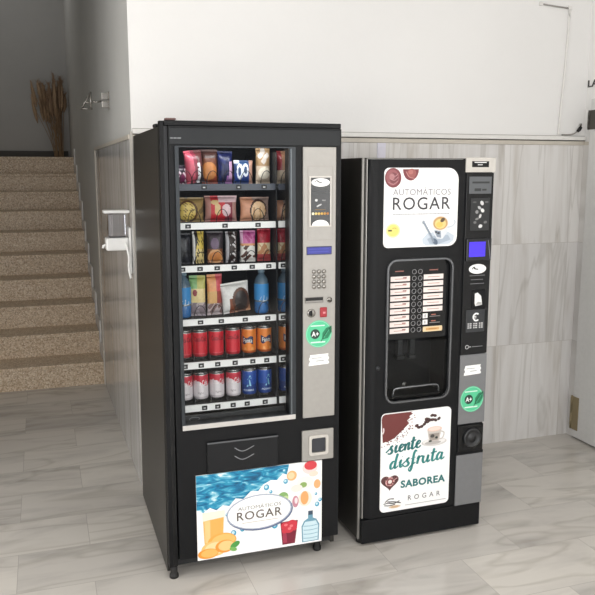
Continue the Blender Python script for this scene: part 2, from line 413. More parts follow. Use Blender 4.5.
# elbow soap dispenser on the stairwell wall beside the big machine
yd = 1.075
t = empty('sanitizer_dispenser', 'white wall sanitizer dispenser with clear bottle on the stairwell wall', 'dispenser', (xl(yd) - .010, yd, 1.10))
m = MB(); m.box(-.012, -.05, .03, -.0008, .05, .265, M_WHITEP, .004); m.build('wall_plate', t)
m = MB(); m.box(-.125, -.045, .150, -.0125, .045, .214, M_WHITEP, .008); m.build('pump_housing', t)
m = MB(); m.box(-.112, -.036, .2145, -.022, .036, .336, glass_mat('bluish_bottle', (.93, .94, .98, 1)), .010, 3); m.build('bottle', t)
m = MB(); m.box(-.132, -.045, .337, -.004, .045, .352, M_WHITEP, .005); m.build('lid', t)
m = MB(); m.tube(catmull([(-.03, -.052, .19), (-.018, -.064, .12), (-.02, -.067, .06), (-.012, -.067, .01)], 6), [.006] * 19, M_WHITEP); m.build('elbow_lever', t)
m = MB(); m.tube([(-.126, 0, .178), (-.137, 0, .172), (-.139, 0, .160)], .006, M_WHITEP); m.build('nozzle', t)

# chrome bracket sticking out from the stairwell wall
yb = 1.98
t = empty('wall_bracket', 'chrome bracket sticking out from the stairwell wall above the dispenser', 'bracket', (xl(yb), yb, 2.018))
t.scale = (.80, .85, .85)
m = MB(); m.box(-.055, -.012, .010, -.004, .012, .056, M_CHROME, .003); m.box(-.055, -.012, .066, -.004, .012, .116, M_CHROME, .003); m.box(-.0035, -.03, -.005, -.0006, .03, .125, M_CHROME, .001); m.build('wall_block', t)
m = MB(); m.tube([(-.055, 0, .056), (-.09, 0, .048), (-.13, 0, .05)], .006, M_CHROME); m.build('arm', t)
m = MB()
m.tube([(-.135, 0, .0), (-.135, 0, .118)], .0085, M_CHROME); m.tube([(-.135, 0, .112), (-.205, 0, .0)], .007, M_CHROME)
m.tube([(-.132, 0, .045), (-.178, 0, .045)], .005, M_CHROME); m.tube([(-.21, 0, .0), (-.125, 0, .0)], .006, M_CHROME); m.build('triangular_end', t)

# dried reeds on the landing
t = empty('dried_reed_bundle', 'bundle of dried brown pampas reeds standing in the landing corner', 'dried plant', (-.195, 6.70, 10 * RI))
def straw(c): return mat('dry_straw', c, .8, var=.25, vscale=30)
m = MB(); rr = random.Random(3); tips = []
for i in range(34):
    bx = rr.uniform(-.05, .05); by = rr.uniform(-.05, .05); a = rr.uniform(-1, 1)
    hgt = rr.uniform(.45, .78); tx = bx + a * .13 - .055; ty = by + rr.uniform(-.10, .10)
    path = catmull([(bx, by, 0.0), (bx + (tx - bx) * .25, by, hgt * .4), (tx, ty, hgt)], 4)
    m.tube(path, .0035, straw('#9a8063'), 5); tips.append((tx, ty, hgt))
for i in range(6):
    x = .050 + rr.uniform(-.015, .015); path = [(.04, 0, 0), (x - .01, 0, .4), (x, rr.uniform(-.03, .03), .75)]; m.tube(path, .004, straw('#7d6047'), 5)
m.build('stems', t)
m = MB()
def plume(mb, p, h, r, col, lean):
    prof = [(0.004, 0), (r * .6, h * .15), (r, h * .4), (r * .75, h * .7), (.003, h)]
    P = [(p[0] + lean * s_, p[1], p[2] - h * .35 + hh) for s_, (_, hh) in zip((0, .2, .45, .75, 1), prof)]
    mb.tube(P, [q[0] for q in prof], straw(col), 7)
    for k in range(46):
        f = rr.uniform(.05, .95); b = Vector(P[0]).lerp(Vector(P[-1]), f); a = rr.uniform(0, 2 * PI); l = r * rr.uniform(1.1, 1.9)
        mb.tube([b, b + Vector((math.cos(a) * l, math.sin(a) * l, l * 1.2))], [.003, .0008], straw(col), 3)
for tx, ty, hg_ in tips: plume(m, (tx, ty, hg_), rr.uniform(.2, .34), rr.uniform(.018, .028), rr.choice(['#a08468', '#8d735b', '#ab9074']), (tx) * .25)
for i in range(5): plume(m, (.050 + rr.uniform(-.015, .015), rr.uniform(-.03, .03), .72 + rr.uniform(-.1, .08)), .36, .026, '#8a7058', .01)
m.build('plumes', t)

# ------------------------------------------------------------------ snack machine
VM = empty('snack_vending_machine', 'tall black snack and drinks machine with glass front at left', 'vending machine')
W1, D1, H1 = 0.720, 0.833, 1.83
m = MB()
m.prism([(-.014, .021), (.016, .021), (.018, 1.8085), (0, 1.8085)], 'y', .047, D1, M_SIDE); m.box(W1 - .018, .047, .03, W1, D1, 1.808, M_SIDE, .002)
m.box(.0185, .047, 1.775, W1 - .0185, D1, 1.808, M_SIDE); m.box(.0185, D1 - .02, .04, W1 - .0185, D1, 1.774, M_INNER)
m.box(.0185, .047, .04, W1 - .0185, D1 - .021, .065, M_INNER); m.box(.0185, .60, .066, W1 - .0185, .62, 1.774, M_INNER)
m.box(.575, .06, .62, .59, .599, 1.774, M_INNER)
m.build('cabinet', VM)
m = MB()   # door slab with the window opening
m.box(.62, .03, .04, .67, .09, .0845, M_BLACK) if False else None
m.holeplate(rrect(.0305, .085, W1, 1.8098, .004), rrect(.066, .656, .498, 1.734, .003), 0, .044, M_BLACK)
m.build('door', VM)
m = MB(); m.prism([(-.011, .055), (.0055, .055), (.0155, 1.828), (.001, 1.828)], 'y', .006, .046, M_BLACK); m.prism([(.006, .055), (.0245, .055), (.030, 1.81), (.016, 1.81)], 'y', .012, .046, M_BLACKG); m.build('hinge_profile', VM)
m = MB(); m.box(.0175, .002, 1.8105, W1, .10, H1, M_BLACK, .003); m.box(-.004, .09, 1.809, .03, .15, 1.822, M_BLACK, .003); m.build('top_rail', VM)
m = MB(); m.box(.022, .0, 1.8305, .062, .03, 1.8385, mat('reddish_brown_cap', '#5d4340', .5), .003); m.build('lock_cap', VM)
m = MB(); m.box(.034, -.004, 1.743, W1 - .006, -.0005, 1.802, M_HEADER, .001)
for i, (a, b_) in enumerate(((.037, .048), (.050, .062), (.064, .078))): m.rect(a, 1.763, b_, 1.768, -.0043, ink('#77797b'))
m.build('header_panel', VM)
m = MB()
m.holeplate(rrect(.052, .634, .524, 1.737, .004), rrect(.066, .656, .498, 1.732, .004), -.012, -.0005, M_FRAME)
m.box(.054, -.0155, .635, .522, -.0125, .655, M_SILVER2, .001); m.box(.502, -.0150, .657, .508, -.0125, 1.73, mat('profile_light', '#62686c', .35, .4), .0008)
m.build('window_frame', VM)
m = MB(); m.rect(.0665, .6565, .4975, 1.7315, .014, M_GLASS); m.build('window_glass', VM, fix=False)
m = MB(); m.box(.067, .060, .62, .497, .075, .668, mat('tray_front', '#303234', .5)); m.ring(.115, .655, .022, .008, .002, .0595, ink('#8d8f92')); m.build('window_sill_panel', VM)

# shelves
ROWS = [(1.592, [.18, .319, .424], [.113, .16, .22, .285, .357, .441, .526], M_RAILD),
        (1.441, [.113, .261, .397], [.142, .256, .404, .526], M_RAILW),
        (1.272, [.087, .157, .226, .296, .371, .441, .503], [.114, .167, .234, .305, .373, .448, .526], M_RAILW),
        (1.056, [.154, .239, .339, .435, .502], [.158, .229, .324, .426, .52], M_RAILW),
        (0.885, [.087, .153, .221, .294, .369, .429, .501], [], M_RAILW),
        (0.706, [.163, .218, .283, .343, .421], [], M_RAILW)]
M_TAG = mat('black_price_tag', '#1a1b1e', .4)
for r, (zb, tags, coils, mr) in enumerate(ROWS):
    can = r >= 4
    m = MB(); m.box(.020, .098, zb - .016, .574, .598, zb - .001, M_INNER)
    if can:
        for x in (.1285, .195, .2645, .3345, .4025, .474): m.box(x - .001, .10, zb, x + .001, .5, zb + .02, mat('lane_divider', '#3a3c40', .4))
    sh = m.build('shelf', VM)
    zt = zb - .003 if can else zb + .003
    hh = .028 if can else .026
    m = MB(); m.box(.021, .088, zt - hh, .472, .097, zt, mr, .001); m.box(.485, .088, zt - hh, .573, .097, zt, mr, .001)
    m.build('price_rail', sh)
    for x in tags:
        m = MB(); m.box(x - .011, .0845, zt - hh + .005, x + .011, .0875, zt - .005, M_TAG, .001)
        m.rect(x - .005, zt - hh * .62, x + .004, zt - hh * .42, .0842, ink('#c9c9c9')); m.build('price_tag', sh)
    for x in coils:
        m = MB(); rx = .026
        pth = [(x + rx * math.cos(a), .108 + .004 * math.cos(a), zb + .002 + .052 * math.sin(a)) for a in [PI * i / 14 for i in range(15)]]
        m.tube(pth, .0015, M_COIL, 6); m.build('coil', sh)
m = MB(); m.box(.4785, .10, .67, .4815, .58, 1.72, mat('column_divider', '#26282a', .45)); 
m.build('column_divider', VM)

# control panel
m = MB(); m.box(.556, -.010, .631, .696, -.0005, 1.738, M_SILVER, .003)
m.holeplate(rrect(.574, 1.37, .682, 1.665, .003), rrect(.577, 1.373, .679, 1.662, .002), -.0108, -.0102, mat('panel_groove', '#a09b95', .4))
cp = m.build('control_panel', VM)
m = MB(); m.box(.581, -.0135, 1.424, .675, -.0103, 1.625, M_LIGHTP, .001); m.rect(.587, 1.43, .669, 1.619, -.0138, M_BLACKG)
m.ell(.628, 1.600, .039, .0165, -.0141, M_PAPER); m.stroke([(.602, 1.602), (.612, 1.607), (.622, 1.601), (.634, 1.599)], .005, -.0144, ink('#222222'), .003)
for z, a, b_ in ((1.571, .592, .664), (1.562, .592, .660), (1.553, .594, .662)): m.rect(a, z, b_, z + .003, -.0141, ink('#4a4c4e'))
m.ell(.610, 1.530, .006, .005, -.0141, ink('#d5d5d5')); m.rect(.634, 1.527, .650, 1.532, -.0141, ink('#8c8c8c')); m.stroke([(.612, 1.505), (.622, 1.510), (.632, 1.514)], .006, -.0141, ink('#c2c2c2'))
m.rect(.605, 1.492, .648, 1.494, -.0141, ink('#8a6a3a'))
for i in range(6): m.ell(.596 + i * .0125, 1.477, .0055, .0055, -.0141, ink(['#efe9c9', '#d9c27a', '#d8b562', '#cfa650', '#c28f40', '#a86d32'][i]), 12)
m.ell(.628, 1.430, .036, .022, -.0141, M_PAPER, 16, 0, PI)
m.build('instruction_plate', cp)
m = MB(); m.box(.570, -.0125, 1.312, .678, -.0103, 1.346, mat('display_bezel', '#14184a', .3), .001); m.rect(.573, 1.316, .675, 1.342, -.0129, mat('blue_display', '#20268a', .3, emit=.12))
for z in (1.334, 1.323): m.rect(.58, z, .664, z + .003, -.0132, ink('#3d46b0'))
m.build('display', cp)
m = MB()
for r in range(4):
    for c in range(3): m.lathe([(.0085, -.0104), (.0085, -.0145), (.0065, -.0165), (.0001, -.0168)], M_CHROME, .602 + c * .0215, 1.244 - r * .0207, 14, 'y')
m.build('keypad', cp)
m = MB(); m.box(.563, -.0125, 1.116, .643, -.0103, 1.140, mat('slot_frame', '#6f6a66', .4), .001); m.rect(.566, 1.126, .640, 1.138, -.0129, M_BLACKG); m.rect(.566, 1.118, .640, 1.126, -.0129, mat('slot_lip', '#8d8a86', .35)); m.build('note_slot', cp)
m = MB(); m.lathe([(.011, -.0104), (.011, -.016), (.0001, -.0175)], M_CHROME, .669, 1.126, 16, 'y'); m.rect(.660, 1.122, .672, 1.126, -.0180, M_BLACKG); m.build('lock', cp)
m = MB(); m.lathe([(.018, -.0104), (.017, -.014), (.013, -.0155), (.0001, -.0158)], M_CHROME, .591, 1.074, 20, 'y'); m.rect(.588, 1.062, .594, 1.087, -.0162, M_BLACKG); m.ell(.584, 1.074, .006, .011, -.0162, M_BLACKG); m.build('coin_slot', cp)
m = MB(); m.box(.628, -.015, 1.055, .658, -.0103, 1.096, mat('red_button', '#a3222e', .3), .003); m.rect(.640, 1.070, .651, 1.078, -.0154, ink('#d98a90')); m.build('return_button', cp)
def eco_sticker(mb, cx, cz, r, y):
    mb.ell(cx, cz, r, r, y, ink('#57c795')); mb.ring(cx, cz, r * .96, r * .96, r * .05, y - .0003, ink('#8edcb8'))
    mb.rect(cx - r * .62, cz + r * .56, cx + r * .45, cz + r * .64, y - .0003, ink('#d8f3e6')); mb.rect(cx - r * .62, cz - r * .66, cx + r * .5, cz - r * .56, y - .0003, ink('#d8f3e6'))
    mb.ell(cx - r * .28, cz, r * .36, r * .36, y - .0003, ink('#1d3d33')); mb.text('A+', cx - r * .55, cz - r * .18, r * .54, r * .36, y - .0006, M_PAPER, .02)
    leaf = [(cx + r * .25, cz - r * .45), (cx + r * .28, cz + r * .05), (cx + r * .55, cz + r * .4), (cx + r * .98, cz + r * .55), (cx + r * .99, cz + r * .1), (cx + r * .7, cz - r * .35)]
    mb.poly(leaf, y - .0003, ink('#1f7d56'))
    for k in range(3): mb.stroke([(cx + r * (.38 + .14 * k), cz - r * (.32 - .2 * k)), (cx + r * (.5 + .14 * k), cz - r * (.16 - .22 * k))], r * .07, y - .0006, ink('#57c795'))
    mb.stroke([(cx + r * .15, cz - r * .6), (cx + r * .5, cz), (cx + r * .95, cz + r * .5)], r * .05, y - .0006, ink('#0f4f38'))
m = MB(); eco_sticker(m, .624, .986, .057, -.0104); m.build('eco_sticker', cp)
def torn_label(mb, x0, z0, x1, z1, y):
    n = 5; P = [(x0, z0), (x1, z0 + .004)] + [(x1 + (.003 if k % 2 else -.002), z0 + (z1 - z0) * k / n) for k in range(1, n)] + [(x1, z1), (x0 + .006, z1 - .002)] + [(x0 + (.006 if k % 2 else .001), z1 - (z1 - z0) * k / n) for k in range(1, n)]
    mb.poly(P, y, M_PAPER)
    mb.rect(x0 + .012, z0 + (z1 - z0) * .62, x1 - .03, z0 + (z1 - z0) * .70, y - .0003, ink('#b9b9b9')); mb.rect(x0 + .03, z0 + (z1 - z0) * .36, x1 - .02, z0 + (z1 - z0) * .44, y - .0003, ink('#a9a9a9'))
m = MB(); torn_label(m, .580, .853, .667, .901, -.0104); m.build('paper_label', cp)

# lower panel with the square coin return
m = MB(); m.box(.552, -.012, .443, .692, -.0005, .576, M_SILVER, .003); lp = m.build('coin_return_panel', VM)
m = MB(); m.holeplate(rrect(.580, .467, .666, .555, .012), rrect(.591, .479, .655, .543, .008), -.020, -.0122, M_LIGHTP); m.build('bezel', lp)
m = MB(); m.box(.592, -.0155, .480, .654, -.0122, .542, mat('return_flap', '#2a2c33', .25), .002); m.build('return_flap', lp)

# delivery flap with two chevrons
m = MB(); m.box(.150, -.010, .440, .447, -.0005, .573, mat('flap_black', '#191a1c', .4, spec=.25), .004); m.box(.150, -.014, .566, .447, -.0102, .573, mat('flap_lip', '#55575a', .35), .002)
for z in (.540, .505): m.stroke([(.262, z), (.297, z - .018), (.345, z)], .004, -.0104, ink('#7b7d80'))
m.build('delivery_flap', VM)

# lower poster
PX, PZ, PW, PH = .103, .072, .539, .366
m = MB(); m.box(PX, -.006, PZ, PX + PW, -.0005, PZ + PH, M_PAPER)
Y1 = -.0064
def Pp(u, w): return (PX + u * PW, PZ + w * PH)
LAYER = [0]
def nxt(): LAYER[0] += 1; return LAYER[0] * .00001
def pe(u, w, rx, rz, lay, c, **k): m.ell(*Pp(u, w), rx, rz, Y1 - .0003 * lay - nxt(), c if not isinstance(c, str) else ink(c), **k)
wp = [(0, 1), (0, .60)] + [(x, y) for x, y in ((.05, .56), (.10, .61), (.15, .57), (.20, .62), (.25, .60), (.30, .68), (.36, .66), (.42, .74), (.48, .73), (.52, .80), (.58, .84), (.63, .83), (.68, .90), (.71, .88), (.73, 1))]
m.poly([Pp(*p) for p in wp], Y1, M_WATER)
for u, w, r in ((.70, .80, .010), (.735, .84, .012), (.69, .93, .008), (.545, .76, .012), (.58, .70, .007), (.28, .27, .012), (.35, .30, .010), (.32, .36, .006), (.61, .285, .013), (.66, .40, .006), (.96, .47, .010), (.985, .52, .008), (.95, .60, .006), (.23, .50, .006)):
    pe(u, w, r, r * 1.1, 1, '#4aa3c4', n=12); pe(u - .003, w + .006, r * .55, r * .6, 2, '#c7e6f0', n=10)
# orange juice
m.poly([Pp(.05, .20), Pp(.20, .20), Pp(.215, .56), Pp(.04, .56)], Y1 - .0003, ink('#f3ead9')); m.poly([Pp(.055, .18), Pp(.195, .18), Pp(.205, .48), Pp(.047, .46)], Y1 - .0006, ink('#f3b25c')); m.poly([Pp(.06, .2), Pp(.10, .2), Pp(.10, .46), Pp(.055, .46)], Y1 - .0009, ink('#f8cb8a'))
for kk, (u, w, rx, rz, c) in enumerate(((.19, .20, .060, .034, '#f2ab4f'), (.13, .12, .055, .034, '#f7c27a'), (.08, .07, .043, .022, '#ee9a35'), (.21, .13, .04, .028, '#ec9a3c'))): pe(u, w, rx, rz, 3 + .2 * kk, c); pe(u + .01, w + .004, rx * .82, rz * .78, 3.1 + .2 * kk, ('#f6c06e', '#fbd9a0', '#f5b863', '#f8cc88')[kk])
pe(.29, .13, .022, .012, 5, '#4d9a4a', rot=.5); pe(.275, .08, .016, .009, 5, '#79b35c', rot=-.3)
# fruit, top right
for u, w, rx, rz, c in ((.75, .86, .022, .022, '#f0b57a'), (.745, .86, .015, .015, '#f7d5a8'), (.90, .93, .034, .028, '#f4d9d4'), (.905, .955, .028, .020, '#d6434c'), (.96, .72, .015, .020, '#f2b27a'), (.86, .76, .036, .026, '#f1efe9'), (.845, .73, .016, .012, '#8fae63'), (.68, .62, .022, .020, '#86b06a'), (.70, .60, .012, .010, '#c8dba0'), (.79, .70, .026, .016, '#ece8df'),
                        (.86, .56, .030, .034, '#f3e7d6'), (.855, .57, .018, .030, '#efab6c'), (.78, .54, .014, .026, '#c98c9a'), (.785, .55, .007, .014, '#f0dfe2'), (.71, .52, .02, .012, '#9bbf7c'), (.93, .85, .02, .012, '#eedccb')):
    pe(u, w, rx, rz, 2, c)
# red drink and water bottle
m.poly([Pp(.672, .03), Pp(.775, .03), Pp(.80, .31), Pp(.655, .31)], Y1 - .0003, ink('#7c1f35')); m.poly([Pp(.68, .05), Pp(.71, .05), Pp(.70, .25), Pp(.67, .25)], Y1 - .0006, ink('#a63a50'))
for u, w, rx, rz in ((.70, .26, .022, .017), (.75, .27, .024, .019), (.725, .21, .022, .016), (.77, .22, .012, .012), (.69, .20, .012, .012)): pe(u, w, rx, rz, 2, '#cf3846')
for u, w in ((.70, .27), (.745, .25), (.73, .22)): pe(u, w, .008, .006, 3, '#ea7b80')
m.poly([Pp(.835, .02), Pp(.975, .02), Pp(.98, .22), Pp(.955, .29), Pp(.925, .31), Pp(.925, .37), Pp(.885, .37), Pp(.885, .31), Pp(.85, .28), Pp(.83, .22)], Y1 - .0003, ink('#6f9fb5'))
m.poly([Pp(.845, .03), Pp(.965, .03), Pp(.97, .21), Pp(.95, .27), Pp(.86, .27), Pp(.84, .21)], Y1 - .0006, ink('#cfe6ee'))
for w in (.07, .12, .17, .22): m.stroke([Pp(.845, w), Pp(.905, w - .008), Pp(.967, w)], .003, Y1 - .0009, ink('#7fb0c4'))
m.poly([Pp(.886, .35), Pp(.924, .35), Pp(.924, .40), Pp(.886, .40)], Y1 - .0009, ink('#3c4f63'))
# oval emblem
cx, cz = Pp(.487, .483); Y1 -= .0008
m.ell(cx + .003, cz - .004, .143, .078, Y1 - .0012, ink('#5a6788')); m.ell(cx, cz, .141, .0755, Y1 - .0015, ink('#aeb6c6')); m.ell(cx, cz, .135, .071, Y1 - .0018, M_PAPER)
m.text('AUTOMÁTICOS', cx - .092, cz + .016, .186, .019, Y1 - .0021, ink('#85817c')); m.text('ROGAR', cx - .097, cz - .028, .194, .037, Y1 - .0021, ink('#5a4f48'), .008, 1.1)
m.rect(cx - .075, cz - .042, cx + .08, cz - .0395, Y1 - .0021, ink('#c3b9b0'))
m.build('poster', VM)
for x, y in ((.010, .030), (.645, .06), (.012, .785), (.66, .785)):
    m = MB(); m.lathe([(.018, 0), (.019, .006), (.018, .016), (.0145, .018), (.0145, .030), (.0145, .0545 if y < .05 else .0395 if y < .1 else .0205)], M_RUBBER, x, y, 18); m.build('foot', VM)

# ------------------------------------------------------------------ goods in the snack machine
def bag(w, h, d, pick, nu=34, nv=44, crimp=.07):
    """pillow pack standing up, facing -Y; pick(u, v) gives the print colour, u and v from 0 to 1"""
    mb = MB(); G = {}
    for s_ in (-1, 1):
        for i in range(nu + 1):
            for j in range(nv + 1):
                u, v = i / nu, j / nv; a = max(0, 1 - abs(2 * u - 1) ** 2.6) ** .6; vv = (v - crimp) / (1 - 2 * crimp)
                b_ = 0 if vv <= 0 or vv >= 1 else (1 - abs(2 * vv - 1) ** 2.6) ** .55
                wr = .06 * math.sin(9 * u + 5 * v) * math.sin(7 * v - 3 * u) * d
                y = s_ * (d / 2 * a * b_ + wr * a * b_ * .5)
                pin = 1 - .05 * (1 - b_) * 0 - .04 * b_ * math.sin(PI * v)
                G[s_, i, j] = mb.bm.verts.new(((u - .5) * w * pin, y, v * h))
    for s_ in (-1, 1):
        for i in range(nu):
            for j in range(nv):
                q = [G[s_, i, j], G[s_, i + 1, j], G[s_, i + 1, j + 1], G[s_, i, j + 1]]
                f = mb.bm.faces.new(q if s_ < 0 else q[::-1]); f.smooth = True
                f.material_index = mb.mi(foil(pick((i + .5) / nu, (j + .5) / nv)))
    bmesh.ops.remove_doubles(mb.bm, verts=mb.bm.verts[:], dist=1e-5)
    return mb
def disc(u, v, cx, cy, rx, ry): return ((u - cx) / rx) ** 2 + ((v - cy) / ry) ** 2 < 1
def wav(u, v, f, g, t): return math.sin(f * u + 1.7 * math.sin(g * v)) * math.sin(g * v + 1.3 * math.sin(f * u)) > t
PK = {
 'cut_purple': lambda u, v: '#f0d7e2' if wav(u, v, 14, 11, .35) else ('#7a2a55' if v < .6 else '#3a2d3c'),
 'chips_pink': lambda u, v: ('#e8e6ea' if .56 < u < .74 and v < .62 and not wav(u, v, 4, 26, .25) else '#c4586a' if u < .45 - .1 * v else '#7e2f3e' if u < .56 else '#5a3030' if v > .5 else '#2d2024'),
 'chips_brown': lambda u, v: '#b87742' if disc(u, v, .45, .38, .5, .26) else ('#6b4030' if v > .3 else '#8a3c26') if v < .75 else '#4a2f2a',
 'navy': lambda u, v: '#d3aacb' if u > .66 and .15 < v < .68 else ('#9c6aa6' if u > .5 and v < .25 else '#1d2658' if wav(u, v, 6, 9, .2) else '#161c44'),
 'blue_logo': lambda u, v: ('#dfe6f2' if (disc(u, v, .30, .52, .17, .34) and not disc(u, v, .28, .52, .08, .2)) or (disc(u, v, .60, .58, .16, .28) and not disc(u, v, .6, .58, .09, .16)) else '#b98f7c' if u > .78 else '#d6dbe6' if v > .86 and u < .3 else '#1f3d82' if v < .45 else '#27456f'),
 'tan_tall': lambda u, v: '#efe4d2' if disc(u, v, .5, .30, .42, .17) else ('#cdb9a4' if v < .5 else '#a2835f' if wav(u, v, 7, 12, -.1) else '#c9c0b8'),
 'tan_red': lambda u, v: '#d9c3aa' if v < .42 else ('#8c2f35' if u < .3 else '#a77f62'),
 'cookies': lambda u, v: ('#7a5a26' if wav(u, v, 26, 26, .55) else '#e0c46a') if disc(u, v, .32, .42, .30, .40) else ('#5b3c22' if disc(u, v, .34, .42, .38, .47) else '#a68a56' if wav(u, v, 9, 7, -.2) else '#6d5a3a'),
 'red_pack': lambda u, v: '#e9c9cf' if disc(u, v, .66, .45, .14, .24) or (u > .4 and v > .75) else '#e3c08a' if disc(u, v, .38, .48, .1, .24) or disc(u, v, .3, .75, .12, .1) else ('#cf2a35' if u < .62 else '#8c3442' if u < .85 else '#b98d86') if u > .18 else '#b9867c',
 'sandwich': lambda u, v: ('#c99a6a' if wav(u, v, 30, 4, .5) else '#eec9a0') if disc(u, v, .58, .42, .26, .40) else ('#4d2f26' if disc(u, v, .58, .45, .31, .46) else '#d99c7c' if u < .42 else '#b59a8e'),
 'dark': lambda u, v: '#33343c' if wav(u, v, 9, 8, .3) else '#17181f',
 'yellow_bar': lambda u, v: '#e9e6e2' if u < .16 else '#1f1a18' if u < .30 - .12 * math.sin(5 * v) else ('#3a2d18' if wav(u, v, 16, 18, .55) else '#e2c65a' if v > .45 else '#ecd590'),
 'orange_bottom': lambda u, v: ('#d98a4a' if disc(u, v, .52, .2, .38, .16) else '#e3ab74') if disc(u, v, .52, .2, .46, .24) else ('#6d5470' if disc(u, v, .5, .62, .26, .18) else '#3c3238' if v > .46 else '#7b4a30'),
 'choco_white': lambda u, v: '#e6e2e2' if .3 < u < .8 and wav(u, v, 8, 22, .25) else '#33231f' if u > .2 else '#b7b3b8',
 'pink_top': lambda u, v: ('#e7b9d6' if u < .2 else '#b83c86' if wav(u, v, 11, 16, .1) else '#cf6aa6') if v > .58 else '#e0a070' if v > .52 else ('#f3ece6' if wav(u, v, 8, 17, -.1) else '#5a3a30'),
 'red_top': lambda u, v: ('#b5172f' if wav(u, v, 9, 9, -.2) else '#d43a4e') if v > .56 else ('#edd8b0' if wav(u, v, 7, 11, .0) else '#c98a5a') if v > .22 else '#b94a4a',
 'green_bar': lambda u, v: ('#8fbf7e' if u < .5 else '#c9c46a') if v > .68 else ('#9c4a4a' if disc(u, v, .35, .58, .14, .09) else '#f0d79a' if v > .34 else '#c7b7b4' if wav(u, v, 9, 14, -.2) else '#8d7f86') if v > .27 else ('#b9adb4' if wav(u, v, 12, 18, .1) else '#8f8088'),
 'orange_bar': lambda u, v: ('#e9a066' if u < .55 else '#d85a62') if v > .58 else ('#e0b070' if u < .6 else '#a04a40') if v > .30 else ('#c9b9bc' if wav(u, v, 10, 14, -.1) else '#8a6a66'),
 'brown_circle': lambda u, v: ('#2c2220' if disc(u, v, .66, .40, .24, .32) else '#5e3a28') if disc(u, v, .66, .40, .33, .42) else ('#efece9' if v > .5 or u < .24 else '#8b4a2e' if u < .4 and v < .5 else '#c78d66'),
}
def put_bag(name, key, w, h, d, x, z, label, cat, group=None, tilt=0.0, yaw=0.0, y=.165):
    o = bag(w, h, d, PK[key]).build(name, fix=False)
    o.location = (x, y, z + .002 + abs(math.sin(tilt)) * w / 2); o.rotation_euler = (0, tilt, yaw)
    return tag(o, label, cat, group)
G1, G2, G3, G4 = 'snack bags on the top shelf', 'packs on the second shelf', 'bars on the third shelf', 'packs on the fourth shelf'
R1, R2, R3, R4 = 1.592, 1.441, 1.272, 1.056
put_bag('snack_bag', 'cut_purple', .07, .075, .05, .092, R1, 'small purple and white snack bag, far left on the top shelf', 'snack bag', G1, y=.16)
put_bag('crisp_bag', 'chips_pink', .078, .128, .05, .160, R1, 'pink and dark crisp bag with white lettering leaning on the top shelf', 'crisp bag', G1, -.10, y=.155, yaw=0.28)
put_bag('crisp_bag', 'chips_brown', .064, .136, .04, .224, R1, 'brown and orange crisp bag on the top shelf beside the pink one', 'crisp bag', G1, .0, y=.185, yaw=-0.12)
put_bag('snack_bag', 'navy', .064, .130, .045, .285, R1, 'navy blue snack bag with lilac patch on the top shelf', 'snack bag', G1, y=.175, yaw=0.2)
put_bag('snack_bag', 'blue_logo', .078, .094, .04, .358, R1, 'low blue snack bag with big white loops on the top shelf', 'snack bag', G1, yaw=-0.1)
put_bag('snack_bag', 'tan_tall', .062, .143, .045, .441, R1, 'tall tan snack bag with pale biscuit picture on the top shelf', 'snack bag', G1, yaw=0.12)
put_bag('snack_bag', 'tan_red', .062, .132, .045, .531, R1, 'tan and dark red snack bag at the far right of the top shelf', 'snack bag', G1)
put_bag('cookie_pack', 'cookies', .108, .098, .05, .140, R2, 'pack showing round yellow cookies on the second shelf', 'cookie pack', G2, yaw=0.1)
put_bag('pastry_pack', 'red_pack', .132, .104, .05, .262, R2, 'red and pink pastry pack in the middle of the second shelf', 'pastry pack', G2, yaw=-0.08)
put_bag('sandwich_pack', 'sandwich', .128, .097, .05, .404, R2, 'peach coloured sandwich pack on the second shelf', 'sandwich pack', G2, yaw=0.12)
put_bag('sandwich_pack', 'sandwich', .080, .082, .05, .534, R2, 'peach sandwich pack half hidden at the right end of second shelf', 'sandwich pack', G2)
put_bag('snack_pack', 'dark', .060, .125, .03, .106, R3, 'black snack pack at the far left of the third shelf', 'snack pack', G3)
put_bag('snack_bar', 'yellow_bar', .052, .131, .026, .166, R3, 'yellow snack bar with white and black edge on the third shelf', 'snack bar', G3, yaw=0.3)
put_bag('snack_bar', 'orange_bottom', .066, .130, .03, .235, R3, 'dark purple pack with orange lower half on the third shelf', 'snack bar', G3, yaw=-0.15)
put_bag('chocolate_bar', 'choco_white', .054, .128, .026, .304, R3, 'dark chocolate bar with white lettering on the third shelf', 'chocolate bar', G3, yaw=0.25)
put_bag('chocolate_bar', 'pink_top', .064, .130, .026, .373, R3, 'chocolate bar with pink top half on the third shelf', 'chocolate bar', G3, yaw=-0.2)
put_bag('chocolate_bar', 'red_top', .058, .136, .026, .443, R3, 'chocolate bar with red top and cream lower half on third shelf', 'chocolate bar', G3)
put_bag('chocolate_bar', 'red_top', .060, .134, .026, .532, R3, 'red topped bar half hidden at the right end of third shelf', 'chocolate bar', G3)
put_bag('snack_bar', 'green_bar', .066, .168, .028, .159, R4, 'tall green and cream bar on the fourth shelf', 'snack bar', G4, yaw=-0.22)
put_bag('snack_bar', 'orange_bar', .066, .170, .028, .230, R4, 'tall orange and pink bar on the fourth shelf', 'snack bar', G4, yaw=0.15)
put_bag('cake_pack', 'brown_circle', .122, .128, .045, .324, R4, 'tilted white pack with round brown cake picture on the fourth shelf', 'cake pack', G4, -.10, yaw=0.08)

